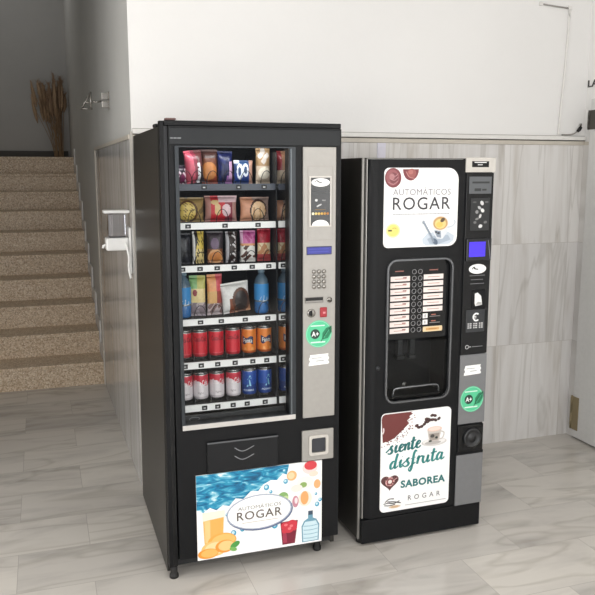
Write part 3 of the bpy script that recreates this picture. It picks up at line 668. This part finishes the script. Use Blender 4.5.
# cans
RC = .0315; HC = .122
def can_obj(pick, deco):
    mb = MB()
    prof = [(.024, 0), (.0275, .004), (.0305, .011)] + [(RC, .014 + i * .0065) for i in range(15)] + [(.0305, .110), (.0285, .1165)]
    mb.lathe(prof, None, 0, 0, 28, 'z', pick)
    if deco: deco(mb)
    body = mb.build('soda_can', fix=False)
    mb = MB(); mb.lathe([(.0284, .1166), (.0285, .1195), (.0272, HC), (.0262, .1195), (.0255, .1185), (.0001, .1185)], M_CANMETAL, 0, 0, 24); mb.build('lid', body)
    mb = MB(); mb.box(-.004, -.014, .1187, .004, .002, .1200, M_CANMETAL, .0005); mb.build('pull_tab', body)
    return body
def wrap(x): return lambda u, v: ((RC + .0004) * math.sin(u / RC), -(RC + .0004) * math.cos(u / RC), v)
def cf(col): return mat('can_print', col, .28, .15, var=.05)
def red_pick(a, h): return M_CANMETAL if h < .008 or h > .113 else cf('#d21a30') if h > .02 else cf('#b01528')
def pink_pick(a, h): return M_CANMETAL if h < .008 or h > .113 else cf('#c92b42') if h > .077 + .010 * math.sin(2 * a) else cf('#e6dfe3') if h > .02 else cf('#cfc7cc')
def orange_pick(a, h): return M_CANMETAL if h < .008 or h > .113 else cf('#e8832a') if h > .020 else cf('#b8541c')
def blue_pick(a, h): return M_CANMETAL if h < .008 or h > .113 else cf('#1c4fa8') if h > .05 else cf('#163c86')
def red_deco(mb): mb.text('Coca-Cola', -.027, .074, .054, .020, 0, cf('#3a0d16'), .01, fn=wrap(0)); mb.text('Coca-Cola', -.022, .022, .040, .004, 0, cf('#e78d98'), 0, fn=wrap(0))
def pink_deco(mb): mb.text('Coca-Cola', -.028, .068, .056, .023, 0, cf('#f7ecef'), .015, fn=wrap(0)); mb.text('light', -.012, .030, .022, .010, 0, cf('#8b8288'), 0, fn=wrap(0))
def orange_deco(mb):
    w_ = wrap(0)
    for i in range(8): mb.face([w_(-.026 + .006 * i, .052 - .006 * math.sin(i)), w_(-.020 + .006 * i, .052 - .006 * math.sin(i + 1)), w_(-.020 + .006 * i, .078 + .005 * math.cos(i + 1)), w_(-.026 + .006 * i, .078 + .005 * math.cos(i))], cf('#2a2b52'))
    w2 = lambda u, v: ((RC + .0008) * math.sin(u / RC), -(RC + .0008) * math.cos(u / RC), v)
    mb.text('Fanta', -.020, .055, .038, .018, 0, cf('#f3eee8'), .01, fn=w2)
    for u in (-.018, .012): mb.face([w_(u, .022), w_(u + .012, .022), w_(u + .010, .034), w_(u + .002, .034)], cf('#f0a860'))
def blue_deco(mb):
    w_ = wrap(0)
    for a, b_, c, d in (((-.008, .044), (-.002, .044), (.010, .092), (.004, .092)), ((.004, .048), (.012, .046), (.006, .074), (.002, .074)), ((-.004, .074), (.012, .080), (.012, .084), (-.004, .078))): mb.face([w_(*a), w_(*b_), w_(*c), w_(*d)], cf('#8fd0e4'))
    mb.text('AQUARIUS', -.024, .024, .048, .009, 0, cf('#d5e6f4'), .02, fn=w_)
def clone(src):
    o = src.copy(); COL.objects.link(o)
    for ch in list(src.children):
        c = ch.copy(); COL.objects.link(c); c.parent = o
    return o
ORD = ['far left', 'second from left', 'third from left', 'fourth from left']
for shelf, zb, kinds in (('upper can shelf', .885, ((red_pick, red_deco, 'red cola can'), (orange_pick, orange_deco, 'orange soda can'))),
                         ('lower can shelf', .706, ((pink_pick, pink_deco, 'white and red cola can'), (blue_pick, blue_deco, 'blue sports drink can')))):
    (p1, d1, n1), (p2, d2, n2) = kinds
    A = can_obj(p1, d1)
    for i, x in enumerate((.096, .161, .229, .300)):
        o = A if i == 0 else clone(A); o.location = (x, .148, zb + .001); o.rotation_euler = (0, 0, (.1, -.12, .05, -.2)[i])
        tag(o, f'{n1}, {ORD[i]} on the {shelf}', 'soda can', f'{n1}s on the {shelf}')
    B = can_obj(p2, d2)
    for i, (x, w) in enumerate(((.369, 'beside the last ' + n1), (.436, 'just left of the column divider'), (.532, 'half hidden by the right window edge'))):
        o = B if i == 0 else clone(B); o.location = (x, .148, zb + .001); o.rotation_euler = (0, 0, (-.35, .1, .2)[i])
        tag(o, f'{n2}, {shelf}, {w}', 'soda can', f'{n2}s on the {shelf}')
# blue bottles on the fourth shelf
def bottle_obj():
    mb = MB(); cl = mat('clear_blue_bottle', '#5d7486', .15, .0)
    mb.lathe([(.022, 0), (.028, .004), (.030, .012), (.030, .05), (.029, .055), (.030, .06), (.030, .128), (.026, .146), (.015, .162), (.0125, .166), (.0125, .172)], None, 0, 0, 24, 'z', lambda a, h: mat('blue_drink', '#2a6fb2', .2) if h < .05 else cl)
    b_ = mb.build('drink_bottle', fix=False)
    mb = MB(); mb.lathe([(.0306, .058), (.0306, .085), (.0306, .126)], None, 0, 0, 24, 'z', lambda a, h: ink('#3c93d6'), cap=False)
    for k in range(2): 
        w_ = lambda u, v: (.0311 * math.sin(u / .031), -.0311 * math.cos(u / .031), v)
        mb.face([w_(-.018 + .014 * k, .056 - .004 * k), w_(.002 + .016 * k, .060 - .004 * k), w_(.004 + .014 * k, .078 - .008 * k), w_(-.010 + .010 * k, .072 - .008 * k)], ink('#eef3f6'))
    mb.build('wrap_label', b_)
    mb = MB(); mb.lathe([(.0145, .1722), (.0145, .184), (.013, .186), (.0001, .186)], mat('bottle_cap', '#7f97a8', .4), 0, 0, 18); mb.build('cap', b_)
    return b_
B = bottle_obj()
for i, (x, w) in enumerate(((.100, 'cut off by the left window edge'), (.428, 'left of the column divider'), (.530, 'half hidden by the right window edge'))):
    o = B if i == 0 else clone(B); o.location = (x, .155, R4 + .001)
    tag(o, f'blue drink bottle on the fourth shelf, {w}', 'bottle', 'blue bottles on the fourth shelf')

# ------------------------------------------------------------------ coffee machine
CM = empty('coffee_vending_machine', 'black hot drinks coffee machine standing right of the snack machine', 'coffee machine', (0.8286, 0.0085, 0), 0.0162)
W2, H2 = .61, 1.698
m = MB(); m.box(0, .161, .028, W2, .74, H2, M_SIDE)
for a in ((0, .028, .1125, H2), (.4135, .028, W2, H2), (.113, .028, .413, .6635), (.113, .925, .413, H2)): m.box(a[0], .032, a[1], a[2], .1605, a[3], M_SIDE)
for z in (1.60, 1.575): m.lathe([(.007, -.0001), (.006, -.0012)], M_BLACK, .0, .0, 4, 'y') if False else None
m.build('cabinet', CM)
m = MB(); m.box(-.0025, .022, .03, .0075, .0315, H2 - .001, mat('edge_strip', '#84827e', .35, .5), .001); m.build('edge_strip', CM)
for zs in (1.625, 1.600, .40, .36):
    m = MB(); m.box(-.004, .34 - .009, zs - .009, -.0003, .34 + .009, zs + .009, mat('screw_cap', '#48484a', .4), .003); m.build('screw_cap', CM)
# door with rounded opening; left flank falls back in a curve
DX0, DX1 = .018, .606
m = MB()
m.holeplate(rrect(.062, .128, .4655, 1.692, .003), rrect(.112, .658, .414, 1.270, .035), 0, .03, M_BLACK)
n = 8; rows_ = [.128, .5, 1.0, 1.45, 1.55, 1.62, 1.66, 1.692]
def flank(z):   # the crease swings out towards the top left corner
    t = max(0, (z - 1.45) / .242); return .0655 - .040 * t ** 1.8
k_ = m.mi(M_BLACK)
grid = [[m.bm.verts.new((DX0 + (flank(z) - DX0) * i / n, .022 * (1 - math.sin(PI / 2 * i / n)), z)) for i in range(n + 1)] for z in rows_]
for a in range(len(rows_) - 1):
    for i in range(n):
        f = m.bm.faces.new([grid[a][i], grid[a][i + 1], grid[a + 1][i + 1], grid[a + 1][i]]); f.material_index = k_; f.smooth = True
    # flat facing between crease and the door face
    f = m.bm.faces.new([grid[a][n], m.bm.verts.new((.0660, 0.0, rows_[a])), m.bm.verts.new((.0660, 0.0, rows_[a + 1])), grid[a + 1][n]]); f.material_index = k_
m.box(DX0, .0225, .128, .062, .031, 1.692, M_BLACK)
m.box(.4658, .0, .128, DX1, .031, 1.692, M_BLACK, .002)
dd = m.build('door', CM)
m = MB(); m.box(DX0 - .004, .012, .128, DX0 - .0004, .030, 1.693, mat('edge_highlight', '#a7a6a2', .3, .5), .001); m.box(DX0, .012, 1.6925, .466, .030, 1.6955, mat('edge_highlight', '#a7a6a2', .3, .5), .001); m.build('door_edge_highlight', CM)  # pale strips put the bevel highlight of the door edge into colour

# upper poster
X0, Z0, PW2, PH2 = .086, 1.327, .350, .331
m = MB(); m.prism(rrect(X0, Z0, X0 + PW2, Z0 + PH2, (.022, .040, .050, .022)), 'y', -.004, -.0005, M_PAPER)
Yq = -.0043; LAYER[0] = 0
def Q(x, y): return (X0 + (x - 25) / 520 * PW2, Z0 + PH2 * (1 - (y - 50) / 566))
def qe(x, y, rx, ry, lay, c, **k): m.ell(*Q(x, y), rx / 520 * PW2, ry / 566 * PH2, Yq - .0003 * lay - nxt(), c if not isinstance(c, str) else ink(c), **k)
qe(84, 120, 56, 69, 0, '#7d3f45', rot=.15); qe(80, 118, 44, 56, 1, '#9a5a5e', rot=.15); qe(88, 122, 30, 40, 2, '#7d444a', rot=.3); qe(75, 112, 18, 22, 3, '#b07a7c', rot=.3)
for k in range(3): m.stroke([Q(50 + 8 * k, 150 - 25 * k), Q(85 + 6 * k, 165 - 28 * k), Q(118, 140 - 25 * k)], .003, Yq - .0012, ink('#b88488'))
P = [Q(150, 60)] + [Q(205 - 55 * math.cos(a), 62 + 78 * math.sin(a)) for a in [PI * i / 12 for i in range(1, 12)]] + [Q(260, 60)]
m.poly(P, Yq, ink('#7d3c42')); qe(210, 90, 32, 34, 1, '#9e5a58', rot=.2); qe(204, 80, 16, 16, 2, '#b5706a'); m.stroke([Q(170, 75), Q(195, 115), Q(235, 125)], .003, Yq - .0009, ink('#c08a86'))
m.text('AUTOMÁTICOS', *Q(85, 243), 405 / 520 * PW2, 55 / 566 * PH2, Yq, ink('#827f84'), .0, 1.05)
m.text('ROGAR', *Q(85, 347), 405 / 520 * PW2, 90 / 566 * PH2, Yq, ink('#36343a'), .006, 1.12)
xx = 85
rr = random.Random(5)
while xx < 480:
    w_ = rr.uniform(4, 9); a = Q(xx, 383); b_ = Q(xx + w_, 373); m.rect(a[0], a[1], b_[0], b_[1], Yq, ink('#aeacb0')); xx += w_ + 3
qe(90, 492, 50, 52, 0, '#f7ecb4'); qe(90, 492, 40, 42, 1, '#f0dc7a'); m.rect(*Q(56, 498), *Q(82, 486), Yq - .0006, ink('#5d5736')); m.stroke([Q(84, 478), Q(100, 474), Q(112, 480)], .003, Yq - .0006, ink('#c2ab4e'))
# saucer, cup and spoon
m.poly([Q(295, 560), Q(330, 520), Q(400, 505), Q(480, 510), Q(525, 540), Q(520, 575), Q(490, 600), Q(400, 606), Q(320, 604), Q(298, 590)], Yq, ink('#c9d3de'))
m.poly([Q(330, 560), Q(400, 530), Q(480, 535), Q(500, 570), Q(420, 598), Q(350, 598)], Yq - .0003, ink('#aab7c6'))
m.poly([Q(366, 455), Q(374, 520), Q(400, 560), Q(440, 562), Q(470, 520), Q(480, 450)], Yq - .0006, ink('#dfe3e8')); m.poly([Q(380, 500), Q(400, 548), Q(430, 555), Q(425, 500)], Yq - .0009, ink('#8f9aa8'))
m.stroke([Q(472, 480), Q(508, 470), Q(528, 445), Q(520, 425)], .008, Yq - .0006, ink('#cfd5dc'))
qe(422, 448, 60, 56, 3, '#e9e4df'); qe(422, 448, 52, 48, 4, '#c9a06a'); qe(422, 452, 40, 36, 5, '#ecd28c'); qe(415, 458, 24, 20, 6, '#f0c86a'); qe(436, 425, 18, 14, 7, '#5a4a3a', rot=.6); qe(410, 520, 10, 8, 4, '#3a4048'); qe(392, 512, 8, 8, 4, '#4a5058')
m.stroke([Q(300, 435), Q(330, 490), Q(360, 545), Q(375, 585)], .009, Yq - .0027, ink('#8e9aa8'), .006); qe(385, 580, 24, 18, 8, '#5f6f82', rot=-.8); qe(300, 438, 9, 13, 9, '#9aa5b2')
m.build('upper_poster', CM)

# selection recess
m = MB()
m.holeplate(rrect(.104, .650, .422, 1.278, .045), rrect(.112, .658, .414, 1.270, .037), -.012, .004, mat('recess_rim', '#6d6f72', .22, .7))
m.build('recess_rim', CM)
m = MB(); m.box(.113, .010, .926, .413, .028, 1.269, M_BLACKG, .002)
yy = .0095
red = '#8a4038'
for k in range(2): m.rect(.150 + k * .165, 1.222, .192 + k * .165, 1.227, yy, ink('#8c5a50'))
for k in range(9):
    z = 1.192 - k * .0282
    m.rect(.130, z - .011, .222, z + .0105, yy, ink('#efe3de')); m.rect(.150, z - .002, .205, z + .001, yy - .0003, ink('#c39a92')); m.rect(.188, z + .002, .206, z + .006, yy - .0003, ink(red))
    if k < 6: m.rect(.288, z - .008, .384, z + .0135, yy, ink('#efe3de')); m.rect(.308, z + .001, .366, z + .004, yy - .0003, ink('#c39a92'))
    elif k < 8: m.rect(.288, z - .009, .312, z + .0125, yy, ink('#f2efec')); m.rect(.298, z - .005, .301, z + .008, yy - .0003, ink('#333333')); m.rect(.330, z + .003, .352, z + .007, yy, ink('#b06a5a')); m.rect(.322, z - .004, .374, z - .001, yy, ink('#8a8482'))
    else: torn = rrect(.290, z - .013, .386, z + .010, .004, 2); m.poly(torn, yy, ink('#e8cfa6')); m.rect(.305, z - .007, .370, z + .004, yy - .0003, ink('#d8a868')); m.rect(.318, z - .003, .358, z, yy - .0006, ink('#b07a44'))
sp = m.build('selection_panel', CM)
m = MB()
for k in range(10):
    for x in (.241, .270): m.lathe([(.0112, .0096), (.0112, .0070), (.0088, .0066), (.0086, .0080), (.0001, .0080)], mat('button_ring', '#8f8f90', .35, .4), x, 1.220 - k * .0282, 16, 'y', pick=lambda a, h: M_BLACKG if h > .0068 and h < .0094 and h > .0078 else mat('button_ring', '#8f8f90', .35, .4))
m.build('selection_buttons', sp)
# dispensing chamber
m = MB(); m.box(.114, .150, .665, .412, .158, .924, M_INNER); m.box(.114, .031, .664, .412, .149, .668, M_INNER)
m.build('chamber_back', CM)
m = MB(); m.tube(catmull([(.150, .008, .672), (.152, .006, .700), (.170, .004, .712), (.26, .002, .714), (.35, .004, .714), (.372, .006, .704), (.374, .008, .676)], 5), .0055, mat('tray_bar', '#75777a', .25, .8)); m.lathe([(.0001, .004), (.012, .004), (.014, .010)], M_CHROME, .205, .727, 14, 'y'); m.build('cup_tray_bar', CM)
m = MB()
for x in (.205, .265): m.box(x - .012, .05, .845, x + .012, .08, .9245, mat('spout', '#3a3c3d', .35), .004); m.box(x - .018, .046, .828, x + .018, .085, .844, mat('spout', '#3a3c3d', .35), .003)
m.build('spouts', CM)
m = MB(); m.rect(.117, .668, .409, .918, .002, glass_mat('chamber_door', (.55, .57, .58, 1), .6)); m.build('chamber_door', CM, fix=False)
m = MB(); m.lathe([(.009, -.0004), (.009, -.006), (.0001, -.007)], mat('lock_metal', '#3e4042', .3, .6), .072, .812, 14, 'y'); m.build('door_lock', CM)

# lower poster, drawn in the frame of the photograph's sticker (100..357 across, 88..470 down)
X0, Z0, PW3, PH3 = .092, .150, .346, .456
m = MB(); m.prism(rrect(X0, Z0, X0 + PW3, Z0 + PH3, .022), 'y', -.004, -.0005, M_PAPER)
Yq = -.0043; LAYER[0] = 0
def S(u, w): return (X0 + u * PW3, Z0 + w * PH3)
def se(u, w, rx, rz, lay, c, **k): m.ell(*S(u, w), rx * PW3, rz * PH3, Yq - .0003 * lay - nxt() * .4, ink(c), **k)
rr = random.Random(11)
edge = [(.44, .992)]
N_ = 26
for i in range(N_ + 1):
    t = i / N_; u = .42 * math.cos(t * PI / 2) ** 1.1; w = 1 - .27 * math.sin(t * PI / 2) ** 1.2 - .02
    edge.append((max(.004, u + rr.uniform(-.035, .03)), w + rr.uniform(-.012, .012)))
m.poly([S(u, w) for u, w in [(.05, .992)] + edge + [(.004, .95), (.02, .98)]], Yq, ink('#6f3432'))
for i in range(60):
    t = rr.random(); u = .44 * math.cos(t * PI / 2) + rr.uniform(-.07, .07); w = .98 - .27 * math.sin(t * PI / 2) + rr.uniform(-.05, .02)
    if .01 < u < .5 and w < .985: se(u, w, rr.uniform(.004, .012), rr.uniform(.003, .008), 1, rr.choice(['#7d4442', '#8f5a56', '#63302e']), n=7)
m.stroke([S(.022, .80), S(.035, .83), S(.03, .86)], .006, Yq - .0006, ink('#ead9d8'))
for u, w, r in ((.50, .845, .3), (.53, .825, -.2), (.57, .83, .1), (.61, .85, .4), (.63, .875, .9), (.67, .895, -.4), (.70, .885, .3), (.73, .885, .0), (.72, .93, .2), (.66, .87, .3), (.77, .88, -.5), (.82, .89, .6), (.64, .90, 0), (.76, .925, -.3)):
    se(u, w, .028, .015, 1, rr.choice(['#33201e', '#48282a', '#3a2222']), rot=r, n=14); se(u - .004, w + .003, .014, .004, 4, '#6a4a48', rot=r, n=8)
# glass cup on saucer
se(.76, .655, .185, .040, 1, '#d7d4d2'); se(.76, .662, .165, .030, 2, '#efedeb'); se(.74, .650, .12, .018, 3, '#b9b4b1')
m.poly([S(.655, .79), S(.685, .665), S(.83, .665), S(.865, .79)], Yq - .0012, ink('#cfc6c0')); m.poly([S(.68, .745), S(.70, .675), S(.81, .675), S(.835, .745)], Yq - .0015, ink('#a39a92')); se(.76, .79, .106, .026, 6, '#e6c9bb'); se(.76, .792, .085, .018, 7, '#f1ddd2')
se(.73, .72, .03, .018, 6, '#4a4644'); se(.79, .70, .02, .012, 6, '#2f3432'); se(.70, .67, .025, .010, 6, '#454a46'); m.stroke([S(.855, .76), S(.90, .74), S(.88, .69), S(.83, .68)], .006, Yq - .0018, ink('#d0cac6'))
# brush lettering: strokes in letter space (x-height 1)
teal = ink('#2a8583'); teal2 = ink('#1f6f70')
LET = {
 's': ([[(.36, 1.1), (.20, .92), (.24, .62), (.36, .32), (.28, .04), (.10, -.02), (-.04, .14)], [(-.22, .25), (.06, .65), (.36, 1.1)]], .55),
 'i': ([[(.0, .6), (.12, 1.0), (.10, .35), (.20, .02), (.40, .25)], [(.16, 1.38), (.19, 1.48)]], .42),
 'e': ([[(.0, .45), (.25, .55), (.36, .85), (.22, 1.0), (.06, .7), (.08, .2), (.25, .0), (.48, .25)]], .50),
 'n': ([[(.02, 1.0), (.06, .5), (.04, .0)], [(.05, .35), (.22, .95), (.36, .95), (.36, .4), (.42, .02), (.58, .25)]], .60),
 't': ([[(.14, 1.75), (.10, .8), (.12, .15), (.24, .0), (.44, .28)], [(-.1, 1.12), (.14, 1.16), (.40, 1.22)]], .46),
 'd': ([[(.36, .85), (.18, 1.0), (.02, .6), (.06, .1), (.2, .05), (.36, .5)], [(.44, 2.0), (.38, 1.2), (.36, .3), (.44, .02), (.62, .3)]], .66),
 'f': ([[(.34, 1.75), (.22, 1.95), (.12, 1.5), (.12, .6), (.10, -.4), (.0, -.8), (-.12, -.5), (.05, -.05), (.36, .3)], [(-.08, .9), (.30, 1.0)]], .42),
 'r': ([[(.0, .7), (.10, 1.05), (.14, .9), (.10, .4), (.08, .0)], [(.12, .55), (.28, .98), (.44, .92)]], .50),
 'u': ([[(.02, 1.0), (.0, .4), (.12, .0), (.28, .2), (.38, .9)], [(.40, 1.0), (.38, .3), (.46, .0), (.62, .25)]], .66),
 'a': ([[(.36, .88), (.18, 1.0), (.02, .6), (.06, .1), (.2, .05), (.36, .55)], [(.40, 1.0), (.37, .3), (.46, .0), (.64, .25)]], .66),
}
def script(word, u0, u1, w0, xh, slant, wd, mt, rise=0.0):
    tot = sum(LET[c][1] for c in word); x = 0
    for c in word:
        for st_ in LET[c][0]:
            pts = []
            for px, pz in st_:
                fx = (x + px) / tot; pts.append((X0 + (u0 + (u1 - u0) * fx) * PW3 + slant * pz * xh * PH3, Z0 + (w0 + xh * pz + rise * fx) * PH3))
            m.stroke(pts, wd, Yq, mt, wd * .5)
        x += LET[c][1]
script('siente', .10, .57, .592, .070, .16, .0130, teal2, .03)
script('disfruta', .13, .92, .435, .074, .16, .0125, teal, .035)
# heart with a cup seen from above
H = []
for i in range(40):
    a = 2 * PI * i / 40; hx = 16 * math.sin(a) ** 3; hz = 13 * math.cos(a) - 5 * math.cos(2 * a) - 2 * math.cos(3 * a) - math.cos(4 * a)
    H.append(S(.135 + hx / 16 * .125, .305 + hz / 16 * .085))
m.poly(H, Yq, ink('#5a3436')); se(.135, .31, .065, .048, 1, '#e3b3b0'); se(.135, .31, .048, .036, 2, '#8a4a4a'); se(.135, .31, .028, .020, 3, '#eadfdc'); m.stroke([S(.19, .32), S(.24, .34)], .006, Yq - .0006, ink('#e3b3b0'))
for i in range(26):
    a = rr.uniform(0, 2 * PI); q = rr.uniform(.55, .92); se(.135 + .10 * q * math.sin(a), .312 + .06 * q * math.cos(a), .010, .006, 1, rr.choice(['#744a4a', '#452628']), n=7)
m.text('SABOREA', *S(.29, .225), .65 * PW3, .078 * PH3, Yq, teal2, .04, 1.08)
m.text('ROGAR', *S(.40, .088), .47 * PW3, .050 * PH3, Yq, ink('#4d4a4c'), .004, 1.9)
m.rect(*S(.36, .040), *S(.96, .046), Yq, ink('#a8a4a4'))
for p_ in (([(.07, .10), (.13, .13), (.20, .125)], .008), ([(.05, .085), (.12, .09), (.20, .08), (.28, .10)], .007), ([(.10, .105), (.20, .095), (.30, .075)], .008), ([(.06, .07), (.14, .062), (.22, .07)], .004)): m.stroke([S(*q) for q in p_[0]], p_[1], Yq, ink('#2a2022'), .004)
se(.21, .045, .085, .016, 0, '#e2cdb8'); se(.21, .045, .06, .010, 1, '#d2b08c')
m.build('lower_poster', CM)

# right-hand column
m = MB(); m.box(.468, -.009, 1.639, .616, -.0005, 1.702, M_LIGHTP, .002); m.rect(.496, 1.661, .580, 1.686, -.0093, M_BLACKG); m.rect(.508, 1.679, .568, 1.683, -.0096, ink('#e6e6e4')); m.rect(.524, 1.669, .548, 1.674, -.0096, ink('#b8b8b6')); m.build('top_plate', CM)
m = MB(); m.box(.474, -.007, .838, .609, -.0005, 1.637, M_BLACKG, .002); cl = m.build('payment_column', CM)
m = MB(); m.box(.486, -.010, 1.548, .597, -.0072, 1.621, mat('grey_info_plate', '#5d6063', .4), .001)
for z, a, b_, h in ((1.596, .500, .586, .008), (1.565, .512, .545, .012), (1.565, .550, .572, .008)): m.rect(a, z - h / 2, b_, z + h / 2, -.0103, ink('#2c2e30'))
m.build('info_plate', cl)
m = MB(); m.box(.497, -.010, 1.389, .592, -.0072, 1.529, mat('instruction_black', '#222426', .3), .001)
for (x, z, w, h, r, c) in ((.552, 1.508, .008, .011, .6, '#d8d8d8'), (.540, 1.488, .010, .006, -.6, '#b9b9b9'), (.556, 1.476, .008, .010, .9, '#e4e4e4'), (.528, 1.470, .008, .008, .2, '#8e8e8e'), (.545, 1.452, .006, .010, -.4, '#cfcfcf'), (.530, 1.440, .010, .005, .3, '#7e7e7e'), (.548, 1.408, .010, .008, .3, '#dcdcdc'), (.520, 1.425, .008, .006, 0, '#6f6f6f'), (.572, 1.425, .009, .006, .2, '#6f6f6f'), (.575, 1.512, .010, .004, 0, '#666666'), (.515, 1.512, .010, .004, 0, '#555555')):
    m.ell(x, z, w, h, -.0103, ink(c), 10, rot=r)
m.build('instruction_plate', cl)
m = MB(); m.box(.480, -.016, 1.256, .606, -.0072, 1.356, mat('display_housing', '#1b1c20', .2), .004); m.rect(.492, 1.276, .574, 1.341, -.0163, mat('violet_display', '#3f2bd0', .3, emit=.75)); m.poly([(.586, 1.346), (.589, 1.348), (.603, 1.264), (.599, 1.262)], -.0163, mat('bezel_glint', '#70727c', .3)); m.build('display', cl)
m = MB(); m.ell(.544, 1.221, .044, .0215, -.0075, M_PAPER); m.stroke([(.516, 1.220), (.524, 1.229), (.532, 1.222), (.548, 1.219)], .009, -.0078, ink('#2a2a2a'), .004)
for z, a, b_ in ((1.190, .506, .582), (1.172, .512, .574), (1.154, .510, .580)): m.rect(a, z, b_, z + .004, -.0075, ink('#5a5b5d'))
m.build('oval_emblem', cl)
m = MB(); m.box(.520, -.010, 1.045, .588, -.0072, 1.128, M_BLACK, .002); m.poly([(.534, 1.068), (.533, 1.112), (.548, 1.116), (.566, 1.100), (.570, 1.078), (.572, 1.060), (.552, 1.058), (.538, 1.056)], -.0103, ink('#e9e9e7')); m.poly([(.54, 1.062), (.55, 1.075), (.568, 1.072), (.571, 1.06)], -.0106, ink('#b4b4b2')); m.build('coin_slot', cl)
m = MB(); m.box(.494, -.009, .938, .590, -.0072, 1.040, mat('coin_plate', '#2c2e31', .4), .001)
pts = [(.546 + .015 * math.cos(a), 1.006 + .016 * math.sin(a)) for a in [.8 + (2 * PI - 1.6) * i / 12 for i in range(13)]]
m.stroke(pts, .007, -.0093, M_PAPER); m.rect(.526, 1.008, .546, 1.011, -.0093, M_PAPER); m.rect(.526, 1.001, .546, 1.004, -.0093, M_PAPER)
for k, x in enumerate((.503, .532, .561)):
    for z in (.977, .968, .959): m.rect(x, z - .003, x + .020, z + .003, -.0093, ink('#c4c4c4')); m.rect(x + .007, z - .003, x + .010, z + .003, -.0096, ink('#2c2e31'))
m.build('coin_value_plate', cl)
m = MB(); m.stroke([(.505 + .008 * math.cos(a), .872 + .008 * math.sin(a)) for a in [2 * PI * i / 12 for i in range(13)]], .003, -.0073, ink('#bdbdbd')); m.poly([(.518, .868), (.518, .876), (.526, .872)], -.0073, ink('#bdbdbd')); m.rect(.530, .870, .585, .8735, -.0073, ink('#77787a')); m.build('door_symbol', cl)
m = MB(); m.box(.474, -.007, .515, .611, -.0005, .836, M_GREYP, .002); gp = m.build('grey_panel', CM)
m = MB(); torn_label(m, .494, .741, .580, .788, -.0073); m.build('paper_label', gp)
m = MB(); eco_sticker(m, .541, .629, .060, -.0073); m.build('eco_sticker', gp)
m = MB(); m.box(.476, -.007, .382, .608, -.0005, .508, M_BLACKG, .003); cr = m.build('coin_return', CM)
m = MB(); m.lathe([(.046, -.0072), (.044, -.016), (.036, -.018), (.032, -.010), (.018, -.010), (.016, -.014), (.0001, -.0145)], mat('dark_dial', '#232426', .35), .548, .447, 28, 'y'); m.build('return_dial', cr)
m = MB(); m.box(.472, -.007, .126, .611, -.0005, .368, M_GREYP, .002); m.box(.472, -.006, .3685, .611, -.0005, .3815, M_BLACK); m.build('grey_panel', CM)
m = MB(); m.box(.009, .003, .012, W2 + .002, .031, .1225, M_BLACK, .003); m.build('plinth', CM)
for x, y in ((.03, .06), (.58, .06), (.03, .70), (.58, .70)):
    m = MB(); m.lathe([(.022, 0), (.022, .012), (.012, .014), (.012, .0275)], M_RUBBER, x, y, 16); m.build('foot', CM)

# ------------------------------------------------------------------ light and camera
def area(name, loc, rot, sx, sy, power, col=(1, 1, 1)):
    l = bpy.data.lights.new(name, 'AREA'); l.shape = 'RECTANGLE'; l.size = sx; l.size_y = sy; l.energy = power; l.color = col
    o = bpy.data.objects.new(name, l); COL.objects.link(o); o.location = loc; o.rotation_euler = rot; return o
area('entrance_daylight', (-1.0, -6.6, 1.45), (math.radians(90), 0, 0), 4.2, 2.3, 115, (1.0, .99, .98))
area('ceiling_lamp', (0.5, -1.5, 3.15), (0, 0, 0), 1.6, 1.0, 17, (1, .99, .98))
area('side_fill', (-4.2, -2.2, 1.7), (PI / 2, 0, -PI / 2), 3.0, 2.0, 85, (1, .995, .99))  # fill light added for the stairwell wall, no window known on this side
area('right_fill', (2.6, -5.2, 1.6), (PI / 2, 0, PI / 2), 1.8, 2.2, 115, (1, .995, .985))  # invented fill, brightens the floor and marble at lower right
area('stairwell_fill', (-.8, 5.9, 4.4), (0, 0, 0), .6, .6, 5, (1, .98, .95))  # unseen fill added to lift the dark stairwell
area('machine_lamp', (0.29, .075, 1.765), (math.radians(14), 0, 0), .42, .02, .7, (1, 1, 1))
w = bpy.data.worlds.new('world'); SC.world = w; w.use_nodes = True
bg = w.node_tree.nodes['Background']; bg.inputs[0].default_value = (.86, .90, 1, 1); bg.inputs[1].default_value = 0.42
cam = bpy.data.cameras.new('camera'); co = bpy.data.objects.new('camera', cam); COL.objects.link(co)
cam.sensor_fit = 'HORIZONTAL'; cam.sensor_width = 36; cam.lens = 36 * 754.61 / 595; cam.clip_start = .05
yaw, pit, rol = .3253, .1646, -.0007
F = Vector((math.sin(yaw) * math.cos(pit), math.cos(yaw) * math.cos(pit), -math.sin(pit))); R_ = Vector((math.cos(yaw), -math.sin(yaw), 0)); U = R_.cross(F)
r2 = math.cos(rol) * R_ + math.sin(rol) * U; u2 = -math.sin(rol) * R_ + math.cos(rol) * U
co.matrix_world = Matrix(((r2.x, u2.x, -F.x, -.4267), (r2.y, u2.y, -F.y, -2.8525), (r2.z, u2.z, -F.z, 1.6403), (0, 0, 0, 1)))
SC.camera = co
SC.view_settings.view_transform = 'Standard'; SC.view_settings.look = 'None'
SC.view_settings.exposure = 0.0
